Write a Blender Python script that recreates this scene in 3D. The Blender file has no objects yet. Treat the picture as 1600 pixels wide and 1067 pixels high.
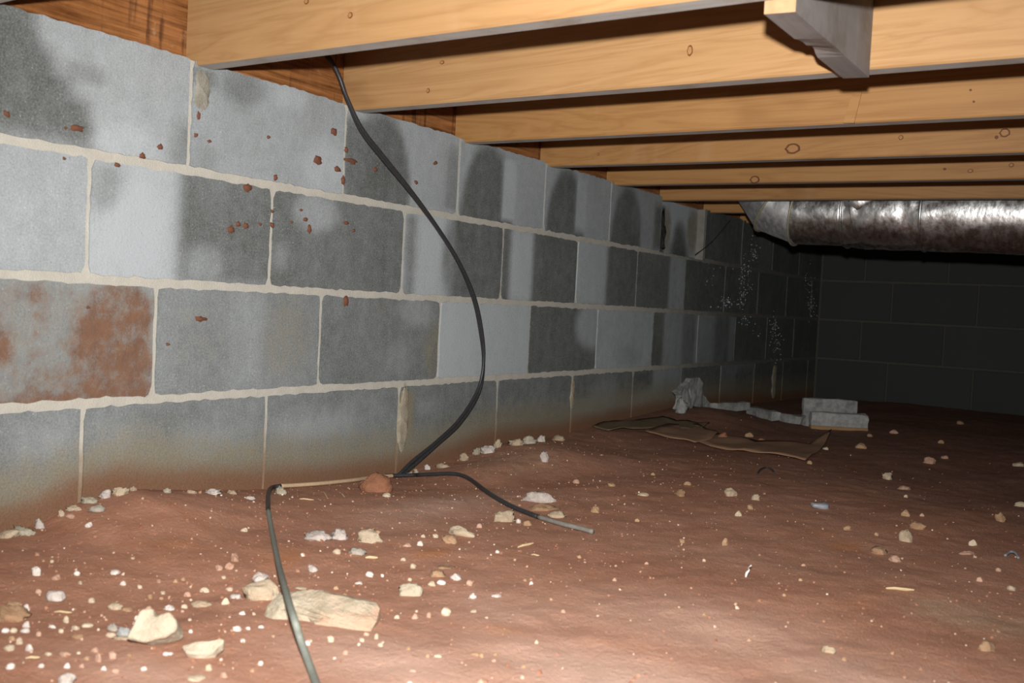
import bpy, bmesh, math, random
from mathutils import Vector, Matrix, noise

# ------------------------------------------------------------------ camera, light, exposure
scene = bpy.context.scene
COL = scene.collection
CAM_R = (0.8314, 0.5533, 0.0506)
CAM_U = (-0.0632, 0.0036, 0.998)
CAM_F = (-0.5521, 0.8329, -0.038)
CAM_P = (1.4549, 0.0, 0.4009)
cam_data = bpy.data.cameras.new('camera')
cam_data.sensor_width = 22.2
cam_data.lens = 1490.8 / 1600 * 22.2
cam_data.clip_start = 0.01
cam_data.dof.use_dof = True
cam_data.dof.focus_distance = 2.3
cam_data.dof.aperture_fstop = 4.5
cam = bpy.data.objects.new('camera', cam_data)
COL.objects.link(cam)
cam.matrix_world = Matrix(((CAM_R[0], CAM_U[0], -CAM_F[0], CAM_P[0]),
                           (CAM_R[1], CAM_U[1], -CAM_F[1], CAM_P[1]),
                           (CAM_R[2], CAM_U[2], -CAM_F[2], CAM_P[2]), (0, 0, 0, 1)))
scene.camera = cam

world = bpy.data.worlds.new('world')
scene.world = world
world.use_nodes = True
world.node_tree.nodes['Background'].inputs[0].default_value = (.55, .6, .7, 1)
world.node_tree.nodes['Background'].inputs[1].default_value = .004

# the flash gun on the camera, the only lamp in the crawl space
flash_data = bpy.data.lights.new('camera_flash', 'SPOT')
flash_data.energy = 252
flash_data.color = (1, .985, .96)
flash_data.shadow_soft_size = .016
flash_data.spot_size = math.radians(104)
flash_data.spot_blend = 1.0
flash = bpy.data.objects.new('camera_flash', flash_data)
COL.objects.link(flash)
flash.matrix_world = cam.matrix_world.copy()
flash.location = Vector(CAM_P) + Vector(CAM_U) * .105 + Vector(CAM_F) * -.01

vs = scene.view_settings
vs.view_transform = 'Standard'
vs.look = 'None'
vs.exposure = 0.0
vs.gamma = 1.0
vs.use_curve_mapping = False

rnd = random.Random(7)


# ------------------------------------------------------------------ node helpers
class NT:
    def __init__(self, name, rough=.9, metal=0.):
        self.m = bpy.data.materials.new(name)
        self.m.use_nodes = True
        self.t = self.m.node_tree
        self.bsdf = self.t.nodes['Principled BSDF']
        self.bsdf.inputs['Roughness'].default_value = rough
        self.bsdf.inputs['Metallic'].default_value = metal
        self.bsdf.inputs['Specular IOR Level'].default_value = .25

    def n(self, kind, **kw):
        nd = self.t.nodes.new(kind)
        for k, v in kw.items():
            setattr(nd, k, v)
        return nd

    def link(self, a, b):
        self.t.links.new(a, b)

    def put(self, sock, v):
        if isinstance(v, bpy.types.NodeSocket):
            self.link(v, sock)
        else:
            sock.default_value = v

    def coord(self, out='Object', scale=(1, 1, 1), rot=(0, 0, 0)):
        c = self.n('ShaderNodeTexCoord')
        mp = self.n('ShaderNodeMapping')
        mp.inputs['Scale'].default_value = scale
        mp.inputs['Rotation'].default_value = rot
        self.link(c.outputs[out], mp.inputs['Vector'])
        return mp.outputs[0]

    def noise(self, vec, scale, detail=4, rough=.55, dist=0.):
        nd = self.n('ShaderNodeTexNoise')
        self.link(vec, nd.inputs['Vector'])
        nd.inputs['Scale'].default_value = scale
        nd.inputs['Detail'].default_value = detail
        nd.inputs['Roughness'].default_value = rough
        nd.inputs['Distortion'].default_value = dist
        return nd.outputs['Fac']

    def math(self, op, a, b=0., c=0., clamp=False):
        nd = self.n('ShaderNodeMath', operation=op, use_clamp=clamp)
        for i, v in enumerate((a, b, c)):
            self.put(nd.inputs[i], v)
        return nd.outputs[0]

    def ramp(self, v, lo, hi, a=0., b=1., smooth=True):
        nd = self.n('ShaderNodeMapRange', interpolation_type='SMOOTHSTEP' if smooth else 'LINEAR')
        self.put(nd.inputs[0], v)
        for i, q in enumerate((lo, hi, a, b)):
            nd.inputs[i + 1].default_value = q
        return nd.outputs[0]

    def mix(self, f, a, b, mode='MIX'):
        nd = self.n('ShaderNodeMix', data_type='RGBA', blend_type=mode)
        self.put(nd.inputs[0], f)
        for s, v in ((nd.inputs[6], a), (nd.inputs[7], b)):
            self.put(s, v if isinstance(v, bpy.types.NodeSocket) else (v[0], v[1], v[2], 1))
        return nd.outputs[2]

    def sep(self, name):
        a = self.n('ShaderNodeAttribute', attribute_name=name)
        s = self.n('ShaderNodeSeparateColor')
        self.link(a.outputs['Color'], s.inputs[0])
        return s.outputs[0], s.outputs[1], s.outputs[2], a.outputs['Alpha']

    def bump(self, h, strength=.3, dist=.002):
        b = self.n('ShaderNodeBump')
        b.inputs['Strength'].default_value = strength
        b.inputs['Distance'].default_value = dist
        self.link(h, b.inputs['Height'])
        self.link(b.outputs[0], self.bsdf.inputs['Normal'])

    def color(self, c):
        self.put(self.bsdf.inputs['Base Color'], c if isinstance(c, bpy.types.NodeSocket) else (c[0], c[1], c[2], 1))

    def rough(self, v):
        self.put(self.bsdf.inputs['Roughness'], v)


def mat_block():
    k = NT('concrete_block', .92)
    L, G, O, wet = k.sep('tone')
    P = k.coord('Object')
    big = k.noise(P, 7, 5, .6)
    mid = k.noise(P, 38, 5, .65)
    fine = k.noise(P, 300, 3, .75)
    str_ = k.noise(k.coord('Object', (1, 30, 2.2)), 1, 3, .5)
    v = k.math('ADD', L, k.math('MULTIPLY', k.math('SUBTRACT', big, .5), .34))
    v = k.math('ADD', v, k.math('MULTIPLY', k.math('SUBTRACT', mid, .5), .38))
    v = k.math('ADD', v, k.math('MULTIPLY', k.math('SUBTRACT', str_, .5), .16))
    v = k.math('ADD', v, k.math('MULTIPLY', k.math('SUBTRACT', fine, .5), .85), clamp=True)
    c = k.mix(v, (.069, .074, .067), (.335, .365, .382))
    speck = k.ramp(k.noise(P, 260, 2, .5), .64, .74)
    c = k.mix(k.math('MULTIPLY', speck, .35), c, (.5, .52, .52))
    pits = k.ramp(k.noise(P, 330, 2, .5), .66, .74)
    c = k.mix(k.math('MULTIPLY', pits, .45), c, (.03, .03, .03))
    of = k.math('MULTIPLY', k.ramp(k.math('ADD', O, k.math('MULTIPLY', k.math('SUBTRACT', mid, .5), 1.0)), .1, 1.), .85)
    c = k.mix(of, c, k.mix(fine, (.085, .072, .045), (.27, .235, .16)))
    gn = k.math('ADD', G, k.math('MULTIPLY', k.math('SUBTRACT', k.noise(P, 17, 7, .7), .5), 1.7))
    gn = k.math('ADD', gn, k.math('MULTIPLY', k.math('SUBTRACT', fine, .5), .9))
    gf = k.math('MULTIPLY', k.ramp(gn, .42, .95), k.ramp(G, .02, .2))
    c = k.mix(k.math('MULTIPLY', gf, .88), c, k.mix(mid, (.075, .034, .018), (.205, .092, .045)))
    fa = k.n('ShaderNodeAttribute', attribute_name='foot')
    ff = k.ramp(k.math('ADD', fa.outputs['Fac'], k.math('MULTIPLY', k.math('SUBTRACT', mid, .5), .35)), .05, .95)
    c = k.mix(k.math('MULTIPLY', ff, .9), c, k.mix(fine, (.085, .036, .018), (.215, .105, .055)))
    k.color(c)
    k.rough(k.ramp(wet, 0, 1, .93, .42, False))
    k.bump(k.math('ADD', fine, k.math('MULTIPLY', k.noise(P, 140, 3, .6), 1.2)), .45, .0016)
    return k.m


def mat_mortar():
    k = NT('mortar', .95)
    P = k.coord('Object')
    s = k.n('ShaderNodeSeparateXYZ')
    k.link(P, s.inputs[0])
    mid = k.noise(P, 25, 5, .6)
    fine = k.noise(P, 380, 3, .7)
    c = k.mix(mid, (.33, .315, .275), (.53, .51, .455))
    c = k.mix(k.math('MULTIPLY', fine, .5), c, (.30, .275, .225))
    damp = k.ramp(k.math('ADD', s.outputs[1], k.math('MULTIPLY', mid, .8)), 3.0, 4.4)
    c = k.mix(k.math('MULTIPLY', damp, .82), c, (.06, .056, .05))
    low = k.ramp(k.math('ADD', s.outputs[2], k.math('MULTIPLY', k.math('SUBTRACT', mid, .5), .12)), .175, .04)
    c = k.mix(k.math('MULTIPLY', low, .9), c, k.mix(fine, (.13, .075, .04), (.28, .18, .10)))
    k.color(c)
    k.bump(k.math('ADD', mid, fine), .6, .0025)
    return k.m


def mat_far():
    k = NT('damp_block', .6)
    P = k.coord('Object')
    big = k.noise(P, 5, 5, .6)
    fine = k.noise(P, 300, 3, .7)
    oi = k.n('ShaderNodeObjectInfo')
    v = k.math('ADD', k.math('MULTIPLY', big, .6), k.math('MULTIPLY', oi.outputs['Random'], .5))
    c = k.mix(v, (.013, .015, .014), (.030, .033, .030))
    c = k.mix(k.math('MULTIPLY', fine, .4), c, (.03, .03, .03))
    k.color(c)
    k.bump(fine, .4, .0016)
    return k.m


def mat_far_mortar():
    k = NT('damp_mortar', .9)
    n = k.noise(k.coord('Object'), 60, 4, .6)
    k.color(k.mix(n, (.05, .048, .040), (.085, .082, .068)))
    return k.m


def mat_wood(name, a, b, streak=.5, rough=.55):
    """pine with the grain along X"""
    k = NT(name, rough)
    oi = k.n('ShaderNodeObjectInfo')
    c0 = k.n('ShaderNodeTexCoord')
    off = k.n('ShaderNodeVectorMath', operation='ADD')
    mul = k.n('ShaderNodeVectorMath', operation='SCALE')
    cmb = k.n('ShaderNodeCombineXYZ')
    for i in range(3):
        k.link(oi.outputs['Random'], cmb.inputs[i])
    k.link(cmb.outputs[0], mul.inputs[0])
    mul.inputs['Scale'].default_value = 37.
    k.link(c0.outputs['Object'], off.inputs[0])
    k.link(mul.outputs[0], off.inputs[1])

    def mp(sc):
        m = k.n('ShaderNodeMapping')
        m.inputs['Scale'].default_value = sc
        k.link(off.outputs[0], m.inputs['Vector'])
        return m.outputs[0]
    g1 = k.noise(mp((1.1, 9, 13)), 1, 4, .55, 1.0)
    rings = k.math('ABSOLUTE', k.math('SINE', k.math('MULTIPLY', g1, 26.)))
    g2 = k.noise(mp((6, 120, 190)), 1, 4, .6)
    blot = k.noise(mp((3.2, 7, 5)), 1, 4, .6)
    f = k.math('ADD', k.math('MULTIPLY', rings, .30), k.math('MULTIPLY', g2, .40))
    f = k.math('ADD', f, k.math('MULTIPLY', blot, .38), clamp=True)
    c = k.mix(f, a, b)
    pale = k.ramp(k.noise(mp((9, 30, 1.6)), 1, 4, .6), .60, .78)
    c = k.mix(k.math('MULTIPLY', pale, .22 * streak), c, (.52, .40, .28))
    dark = k.ramp(k.noise(mp((2.2, 12, 7)), 1, 3, .6), .60, .74)
    c = k.mix(k.math('MULTIPLY', dark, .35), c, (a[0] * .55, a[1] * .45, a[2] * .4))
    k.color(c)
    k.bump(k.math('ADD', g2, k.math('MULTIPLY', rings, .3)), .15, .001)
    return k.m


def mat_grey_wood(name='weathered_wood', sc=(5, 60, 60), a=(.28, .27, .255), b_=(.50, .48, .455), s=(.24, .18, .12)):
    k = NT(name, .8)
    g = k.noise(k.coord('Object', sc), 1, 4, .6)
    b = k.noise(k.coord('Object'), 11, 5, .65)
    c = k.mix(g, a, b_)
    c = k.mix(k.ramp(b, .45, .72, 0, .6), c, s)
    k.color(c)
    k.bump(g, .2, .001)
    return k.m


def mat_wet_wood():
    k = NT('wet_rim_wood', .3)
    P = k.coord('Object')
    g = k.noise(k.coord('Object', (60, 5, 110)), 1, 4, .6)
    b = k.noise(P, 8, 5, .65)
    drip = k.noise(k.coord('Object', (1, 55, 3)), 1, 4, .6)
    c = k.mix(k.ramp(k.math('ADD', k.math('MULTIPLY', g, .65), k.math('MULTIPLY', b, .35)), .32, .68, 0, 1, False), (.05, .014, .004), (.36, .15, .05))
    c = k.mix(k.ramp(k.math('ADD', k.math('MULTIPLY', drip, .55), k.math('MULTIPLY', b, .45)), .54, .64, 0, .7), c, (.03, .010, .005))
    c = k.mix(k.ramp(k.noise(P, 22, 5, .7), .62, .72, 0, .4), c, (.45, .30, .2))
    k.color(c)
    k.rough(k.ramp(b, .35, .65, .22, .6))
    k.bump(k.math('ADD', g, k.noise(P, 90, 3, .6)), .45, .0015)
    return k.m


def mat_clay():
    k = NT('red_clay', .93)
    sand, orange, dark, pale = k.sep('tint')
    P = k.coord('Object')
    big = k.noise(P, 2.6, 6, .6)
    mid = k.noise(P, 14, 6, .65)
    grit = k.noise(P, 120, 4, .7)
    fine = k.noise(P, 420, 3, .7)
    c = k.mix(mid, (.265, .118, .068), (.43, .208, .128))
    c = k.mix(k.ramp(big, .42, .66, 0, .5), c, (.45, .235, .155))
    c = k.mix(k.math('MULTIPLY', grit, .40), c, (.22, .09, .05))
    of = k.ramp(k.math('ADD', orange, k.math('MULTIPLY', k.math('SUBTRACT', mid, .5), .9)), .15, .8)
    c = k.mix(k.math('MULTIPLY', of, .65), c, (.36, .135, .04))
    on = k.ramp(k.noise(P, 5.5, 5, .6), .60, .72, 0, .45)
    c = k.mix(on, c, (.32, .11, .045))
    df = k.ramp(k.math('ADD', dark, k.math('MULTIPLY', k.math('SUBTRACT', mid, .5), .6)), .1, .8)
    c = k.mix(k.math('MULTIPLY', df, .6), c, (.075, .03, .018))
    sf = k.ramp(k.math('ADD', sand, k.math('MULTIPLY', k.math('SUBTRACT', k.noise(P, 55, 5, .7), .5), 1.6)), .3, .9)
    sf = k.math('MULTIPLY', sf, k.ramp(sand, .02, .25))
    c = k.mix(k.math('MULTIPLY', sf, .7), c, k.mix(grit, (.25, .145, .085), (.52, .36, .24)))
    pf = k.ramp(k.math('ADD', pale, k.math('MULTIPLY', k.math('SUBTRACT', k.noise(P, 30, 6, .7), .5), .5)), -.05, 1.1, 0, 1, False)
    c = k.mix(k.math('MULTIPLY', pf, .8), c, (.56, .385, .305))  # pale foreground clay, partly painting in the stronger flash light up close
    dust = k.ramp(k.math('ADD', k.math('MULTIPLY', fine, .5), k.math('MULTIPLY', k.noise(P, 75, 4, .7), .5)), .54, .66, 0, .5)
    c = k.mix(dust, c, (.50, .33, .245))
    k.color(c)
    k.rough(k.ramp(big, .3, .7, .72, .95))
    k.bump(k.math('ADD', k.math('MULTIPLY', grit, .8), k.math('ADD', k.math('MULTIPLY', fine, .5), k.math('MULTIPLY', mid, 1.2))), .7, .004)
    return k.m


def mat_stone(name, a, b, stain=.0, scl=1., relief=.8):
    k = NT(name, .9)
    P = k.coord('Object')
    oi = k.n('ShaderNodeObjectInfo')
    n1 = k.noise(P, 45 * scl, 5, .65)
    n2 = k.noise(P, 260 * scl, 3, .7)
    f = k.math('ADD', k.ramp(n1, .3, .7, 0, .7), k.math('MULTIPLY', n2, .35))
    f = k.math('ADD', f, k.math('MULTIPLY', k.math('SUBTRACT', oi.outputs['Random'], .5), .5), clamp=True)
    c = k.mix(f, a, b)
    if stain:
        c = k.mix(k.ramp(k.noise(P, 22 * scl, 4, .6), .46, .68, 0, stain), c, (.36, .16, .085))
    k.color(c)
    if relief:
        k.bump(k.math('ADD', n1, n2), relief, .003)
    return k.m


def mat_simple(name, a, b, scale=60, rough=.8, bump=.3, metal=0., spec=.3):
    k = NT(name, rough, metal)
    P = k.coord('Object')
    n = k.noise(P, scale, 4, .6)
    k.color(k.mix(n, a, b))
    k.bsdf.inputs['Specular IOR Level'].default_value = spec
    if bump:
        k.bump(n, bump, .0015)
    return k.m


def mat_foil(name='foil_jacket', add=0.):
    k = NT(name, .3, 1.)
    P = k.coord('Object')
    w1 = k.noise(k.coord('Object', (1, 1, 1)), 9, 3, .5, .6)
    w2 = k.noise(k.coord('Object', (1.5, 1, 1)), 40, 3, .6)
    k.color(k.mix(k.noise(P, 12, 4, .6), (.50, .50, .49), (.80, .80, .80)))
    k.rough(k.ramp(w2, .3, .7, .26 + add * .5, .42 + add * .5))
    k.bump(k.math('ADD', w1, k.math('MULTIPLY', w2, .22)), .35, .010)
    return k.m


def mat_crumbs():
    k = NT('crumbs', .9)
    g = k.n('ShaderNodeNewGeometry')
    rp = k.n('ShaderNodeValToRGB')
    e = rp.color_ramp.elements
    e[0].position, e[0].color = 0., (.20, .08, .045, 1)
    e[1].position, e[1].color = 1., (.60, .52, .44, 1)
    for pos, col in ((.45, (.27, .125, .075, 1)), (.75, (.34, .19, .12, 1)), (.92, (.44, .32, .23, 1))):
        q = e.new(pos)
        q.color = col
    k.link(g.outputs['Random Per Island'], rp.inputs[0])
    k.color(rp.outputs[0])
    return k.m


M = dict(block=mat_block(), mortar=mat_mortar(), far=mat_far(), far_mortar=mat_far_mortar(),
         pine=mat_wood('pine_joist', (.225, .100, .031), (.38, .205, .076)),
         pine_pale=mat_wood('pine_joist_pale', (.260, .130, .048), (.42, .250, .113)),
         pine_end=mat_simple('pine_cut_end', (.28, .155, .075), (.42, .26, .14), 90, .7),
         grey_wood=mat_grey_wood(), grey_block=mat_grey_wood('weathered_blocking', (60, 5, 14), (.15, .135, .13), (.30, .275, .265), (.13, .10, .07)), wet=mat_wet_wood(), deck=mat_wood('deck_wood', (.20, .10, .04), (.38, .21, .09)),
         clay=mat_clay(),
         cement=mat_stone('cement_chunk', (.25, .20, .135), (.44, .385, .295), .45),
         white=mat_stone('white_pebble', (.30, .25, .215), (.54, .49, .45), .12),
         cream=mat_stone('cream_lump', (.25, .185, .12), (.44, .36, .26), .35),
         tan=mat_stone('tan_stone', (.21, .12, .066), (.34, .22, .13), .3),
         pink=mat_stone('pink_pebble', (.26, .14, .092), (.40, .255, .185), .2),
         grey=mat_stone('grey_stone', (.19, .165, .135), (.36, .325, .275), .1),
         orange=mat_stone('clay_clod', (.19, .08, .042), (.29, .13, .072), .0),
         frag=mat_stone('concrete_fragment', (.15, .152, .146), (.34, .34, .325), .0),
         frag_low=mat_simple('clay_stained_concrete', (.20, .11, .05), (.32, .20, .10), 60, .9),
         splash=mat_simple('clay_splash', (.075, .027, .015), (.16, .066, .038), 120, .85),
         smear_grey=mat_stone('grey_mortar_smear', (.20, .185, .15), (.33, .31, .265), .0),
         smear=mat_stone('mortar_smear', (.22, .19, .135), (.38, .34, .265), .0),
         cable=mat_simple('black_cable', (.012, .012, .013), (.04, .04, .042), 200, .38, .15),
         cable_dust=mat_simple('dusty_cable', (.10, .095, .085), (.24, .215, .185), 160, .7, .2),
         cable_tan=mat_simple('clay_coated_cable', (.30, .20, .115), (.46, .34, .22), 160, .9, .3),
         cable_grey=mat_simple('grey_cable', (.10, .115, .10), (.21, .215, .18), 120, .6, .2),
         foil=mat_foil(), foil_dull=mat_foil('foil_elbow', .5), tape=mat_simple('foil_tape', (.26, .235, .16), (.42, .39, .29), 60, .5, .3, .5),
         wire=mat_simple('dark_wire', (.02, .02, .02), (.05, .045, .04), 90, .5, 0),
         knot=mat_simple('knot_dark', (.09, .03, .009), (.15, .055, .018), 200, .6, .2),
         knot_core=mat_simple('knot_core', (.26, .12, .04), (.38, .20, .08), 160, .6, .2),
         card=mat_simple('brown_paper', (.17, .092, .052), (.30, .175, .105), 30, .8, .3),
         card_dark=mat_simple('rotten_paper', (.06, .045, .025), (.17, .12, .065), 26, .85, .5),
         straw=mat_simple('straw', (.42, .30, .15), (.58, .46, .28), 90, .7, 0),
         flake=mat_simple('white_flake', (.45, .43, .40), (.62, .6, .57), 90, .6, .2),
         shell=mat_simple('slate_shell', (.12, .13, .15), (.27, .28, .30), 90, .4, .3),
         plastic=mat_simple('black_plastic', (.01, .012, .012), (.05, .05, .048), 30, .15, .6, 0., .6),
         drop=mat_simple('water_bead', (.62, .66, .68), (.82, .86, .88), 50, .08, 0, 0., .9),  # whitish colour of the beads stands in for flash glints
         crumbs=mat_crumbs())


for nm, a, b in (('white', (.36, .31, .27), (.60, .55, .50)), ('cream', (.29, .22, .145), (.49, .41, .30)),
                 ('tan', (.22, .13, .07), (.36, .235, .14)), ('pink', (.28, .16, .108), (.43, .28, .205))):
    M['small_' + nm] = mat_stone('small_%s_pebble' % nm, a, b, .1, .07, 0.)    # pebble meshes are of unit size


# ------------------------------------------------------------------ object helpers
def link(o, parent=None):
    COL.objects.link(o)
    if parent:
        o.parent = parent
    return o


def obj(name, bm, mat, parent=None, smooth=False):
    me = bpy.data.meshes.new(name)
    bm.to_mesh(me)
    bm.free()
    for m in (mat if isinstance(mat, (list, tuple)) else [mat]):
        me.materials.append(m)
    if smooth:
        me.polygons.foreach_set('use_smooth', [True] * len(me.polygons))
    return link(bpy.data.objects.new(name, me), parent)


def tag(o, label, cat, group=None, kind=None):
    o['label'] = label
    o['category'] = cat
    if group:
        o['group'] = group
    if kind:
        o['kind'] = kind
    return o


def empty(name, loc=(0, 0, 0)):
    e = bpy.data.objects.new(name, None)
    e.location = loc
    e.empty_display_size = .05
    return link(e)


def box(bm, x0, x1, y0, y1, z0, z1, mi=0):
    v = [bm.verts.new(q) for q in ((x0, y0, z0), (x1, y0, z0), (x1, y1, z0), (x0, y1, z0),
                                   (x0, y0, z1), (x1, y0, z1), (x1, y1, z1), (x0, y1, z1))]
    fs = []
    for a in ((3, 2, 1, 0), (4, 5, 6, 7), (0, 1, 5, 4), (1, 2, 6, 5), (2, 3, 7, 6), (3, 0, 4, 7)):
        f = bm.faces.new([v[i] for i in a])
        f.material_index = mi
        fs.append(f)
    return fs


def catmull(pts, n=6):
    P = [Vector(q) for q in pts]
    P = [P[0] * 2 - P[1]] + P + [P[-1] * 2 - P[-2]]
    out = []
    for i in range(1, len(P) - 2):
        a, b, c, d = P[i - 1:i + 3]
        for k in range(n):
            t = k / n
            out.append(.5 * ((2 * b) + (c - a) * t + (2 * a - 5 * b + 4 * c - d) * t * t + (3 * b - a - 3 * c + d) * t ** 3))
    out.append(P[-2])
    return out


def tube(bm, pts, r, seg=10, caps=True):
    """tube along a list of points; r is a number or one radius per point"""
    P = [Vector(q) for q in pts]
    rings = []
    up = None
    for i, q in enumerate(P):
        d = (P[min(i + 1, len(P) - 1)] - P[max(i - 1, 0)]).normalized()
        if up is None:
            up = Vector((0, 0, 1)) if abs(d.z) < .9 else Vector((1, 0, 0))
        s = d.cross(up).normalized()
        up = s.cross(d).normalized()
        rr = r[i] if isinstance(r, (list, tuple)) else r
        rings.append([bm.verts.new(q + (s * math.cos(a) + up * math.sin(a)) * rr)
                      for a in (2 * math.pi * k / seg for k in range(seg))])
    for a, b in zip(rings, rings[1:]):
        for k in range(seg):
            bm.faces.new((a[k], a[(k + 1) % seg], b[(k + 1) % seg], b[k]))
    if caps:
        bm.faces.new(rings[0][::-1])
        bm.faces.new(rings[-1])
    return bm


def rock_bm(seed, sub=2, rough=.35, flat=.8, cuts=3, fine=.08):
    """an angular lump of unit size, flat underneath, its base at z = 0"""
    r = random.Random(seed)
    bm = bmesh.new()
    bmesh.ops.create_icosphere(bm, subdivisions=sub, radius=.5)
    planes = []
    for _ in range(cuts):
        n = Vector((r.uniform(-1, 1), r.uniform(-1, 1), r.uniform(-.3, 1))).normalized()
        planes.append((n, r.uniform(.26, .40)))
    o = Vector((r.uniform(-9, 9), r.uniform(-9, 9), r.uniform(-9, 9)))
    for v in bm.verts:
        d = v.co.normalized()
        v.co = d * (.5 * (1 + rough * noise.noise(d * 1.6 + o) + .5 * rough * noise.noise(d * 3.7 + o)))
        for n, h in planes:
            e = v.co.dot(n) - h
            if e > 0:
                v.co -= n * e * .85
        v.co += d * fine * (noise.noise(d * 9 + o) + .7 * noise.noise(d * 19 + o))
        if v.co.z < -.28 * flat:
            v.co.z = -.28 * flat + .2 * (v.co.z + .28 * flat)
    lo = [min(v.co[i] for v in bm.verts) for i in range(3)]
    hi = [max(v.co[i] for v in bm.verts) for i in range(3)]
    for v in bm.verts:
        v.co = Vector(((v.co.x - (lo[0] + hi[0]) / 2) / (hi[0] - lo[0]), (v.co.y - (lo[1] + hi[1]) / 2) / (hi[1] - lo[1]),
                       (v.co.z - lo[2]) / (hi[2] - lo[2])))
    return bm


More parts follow.
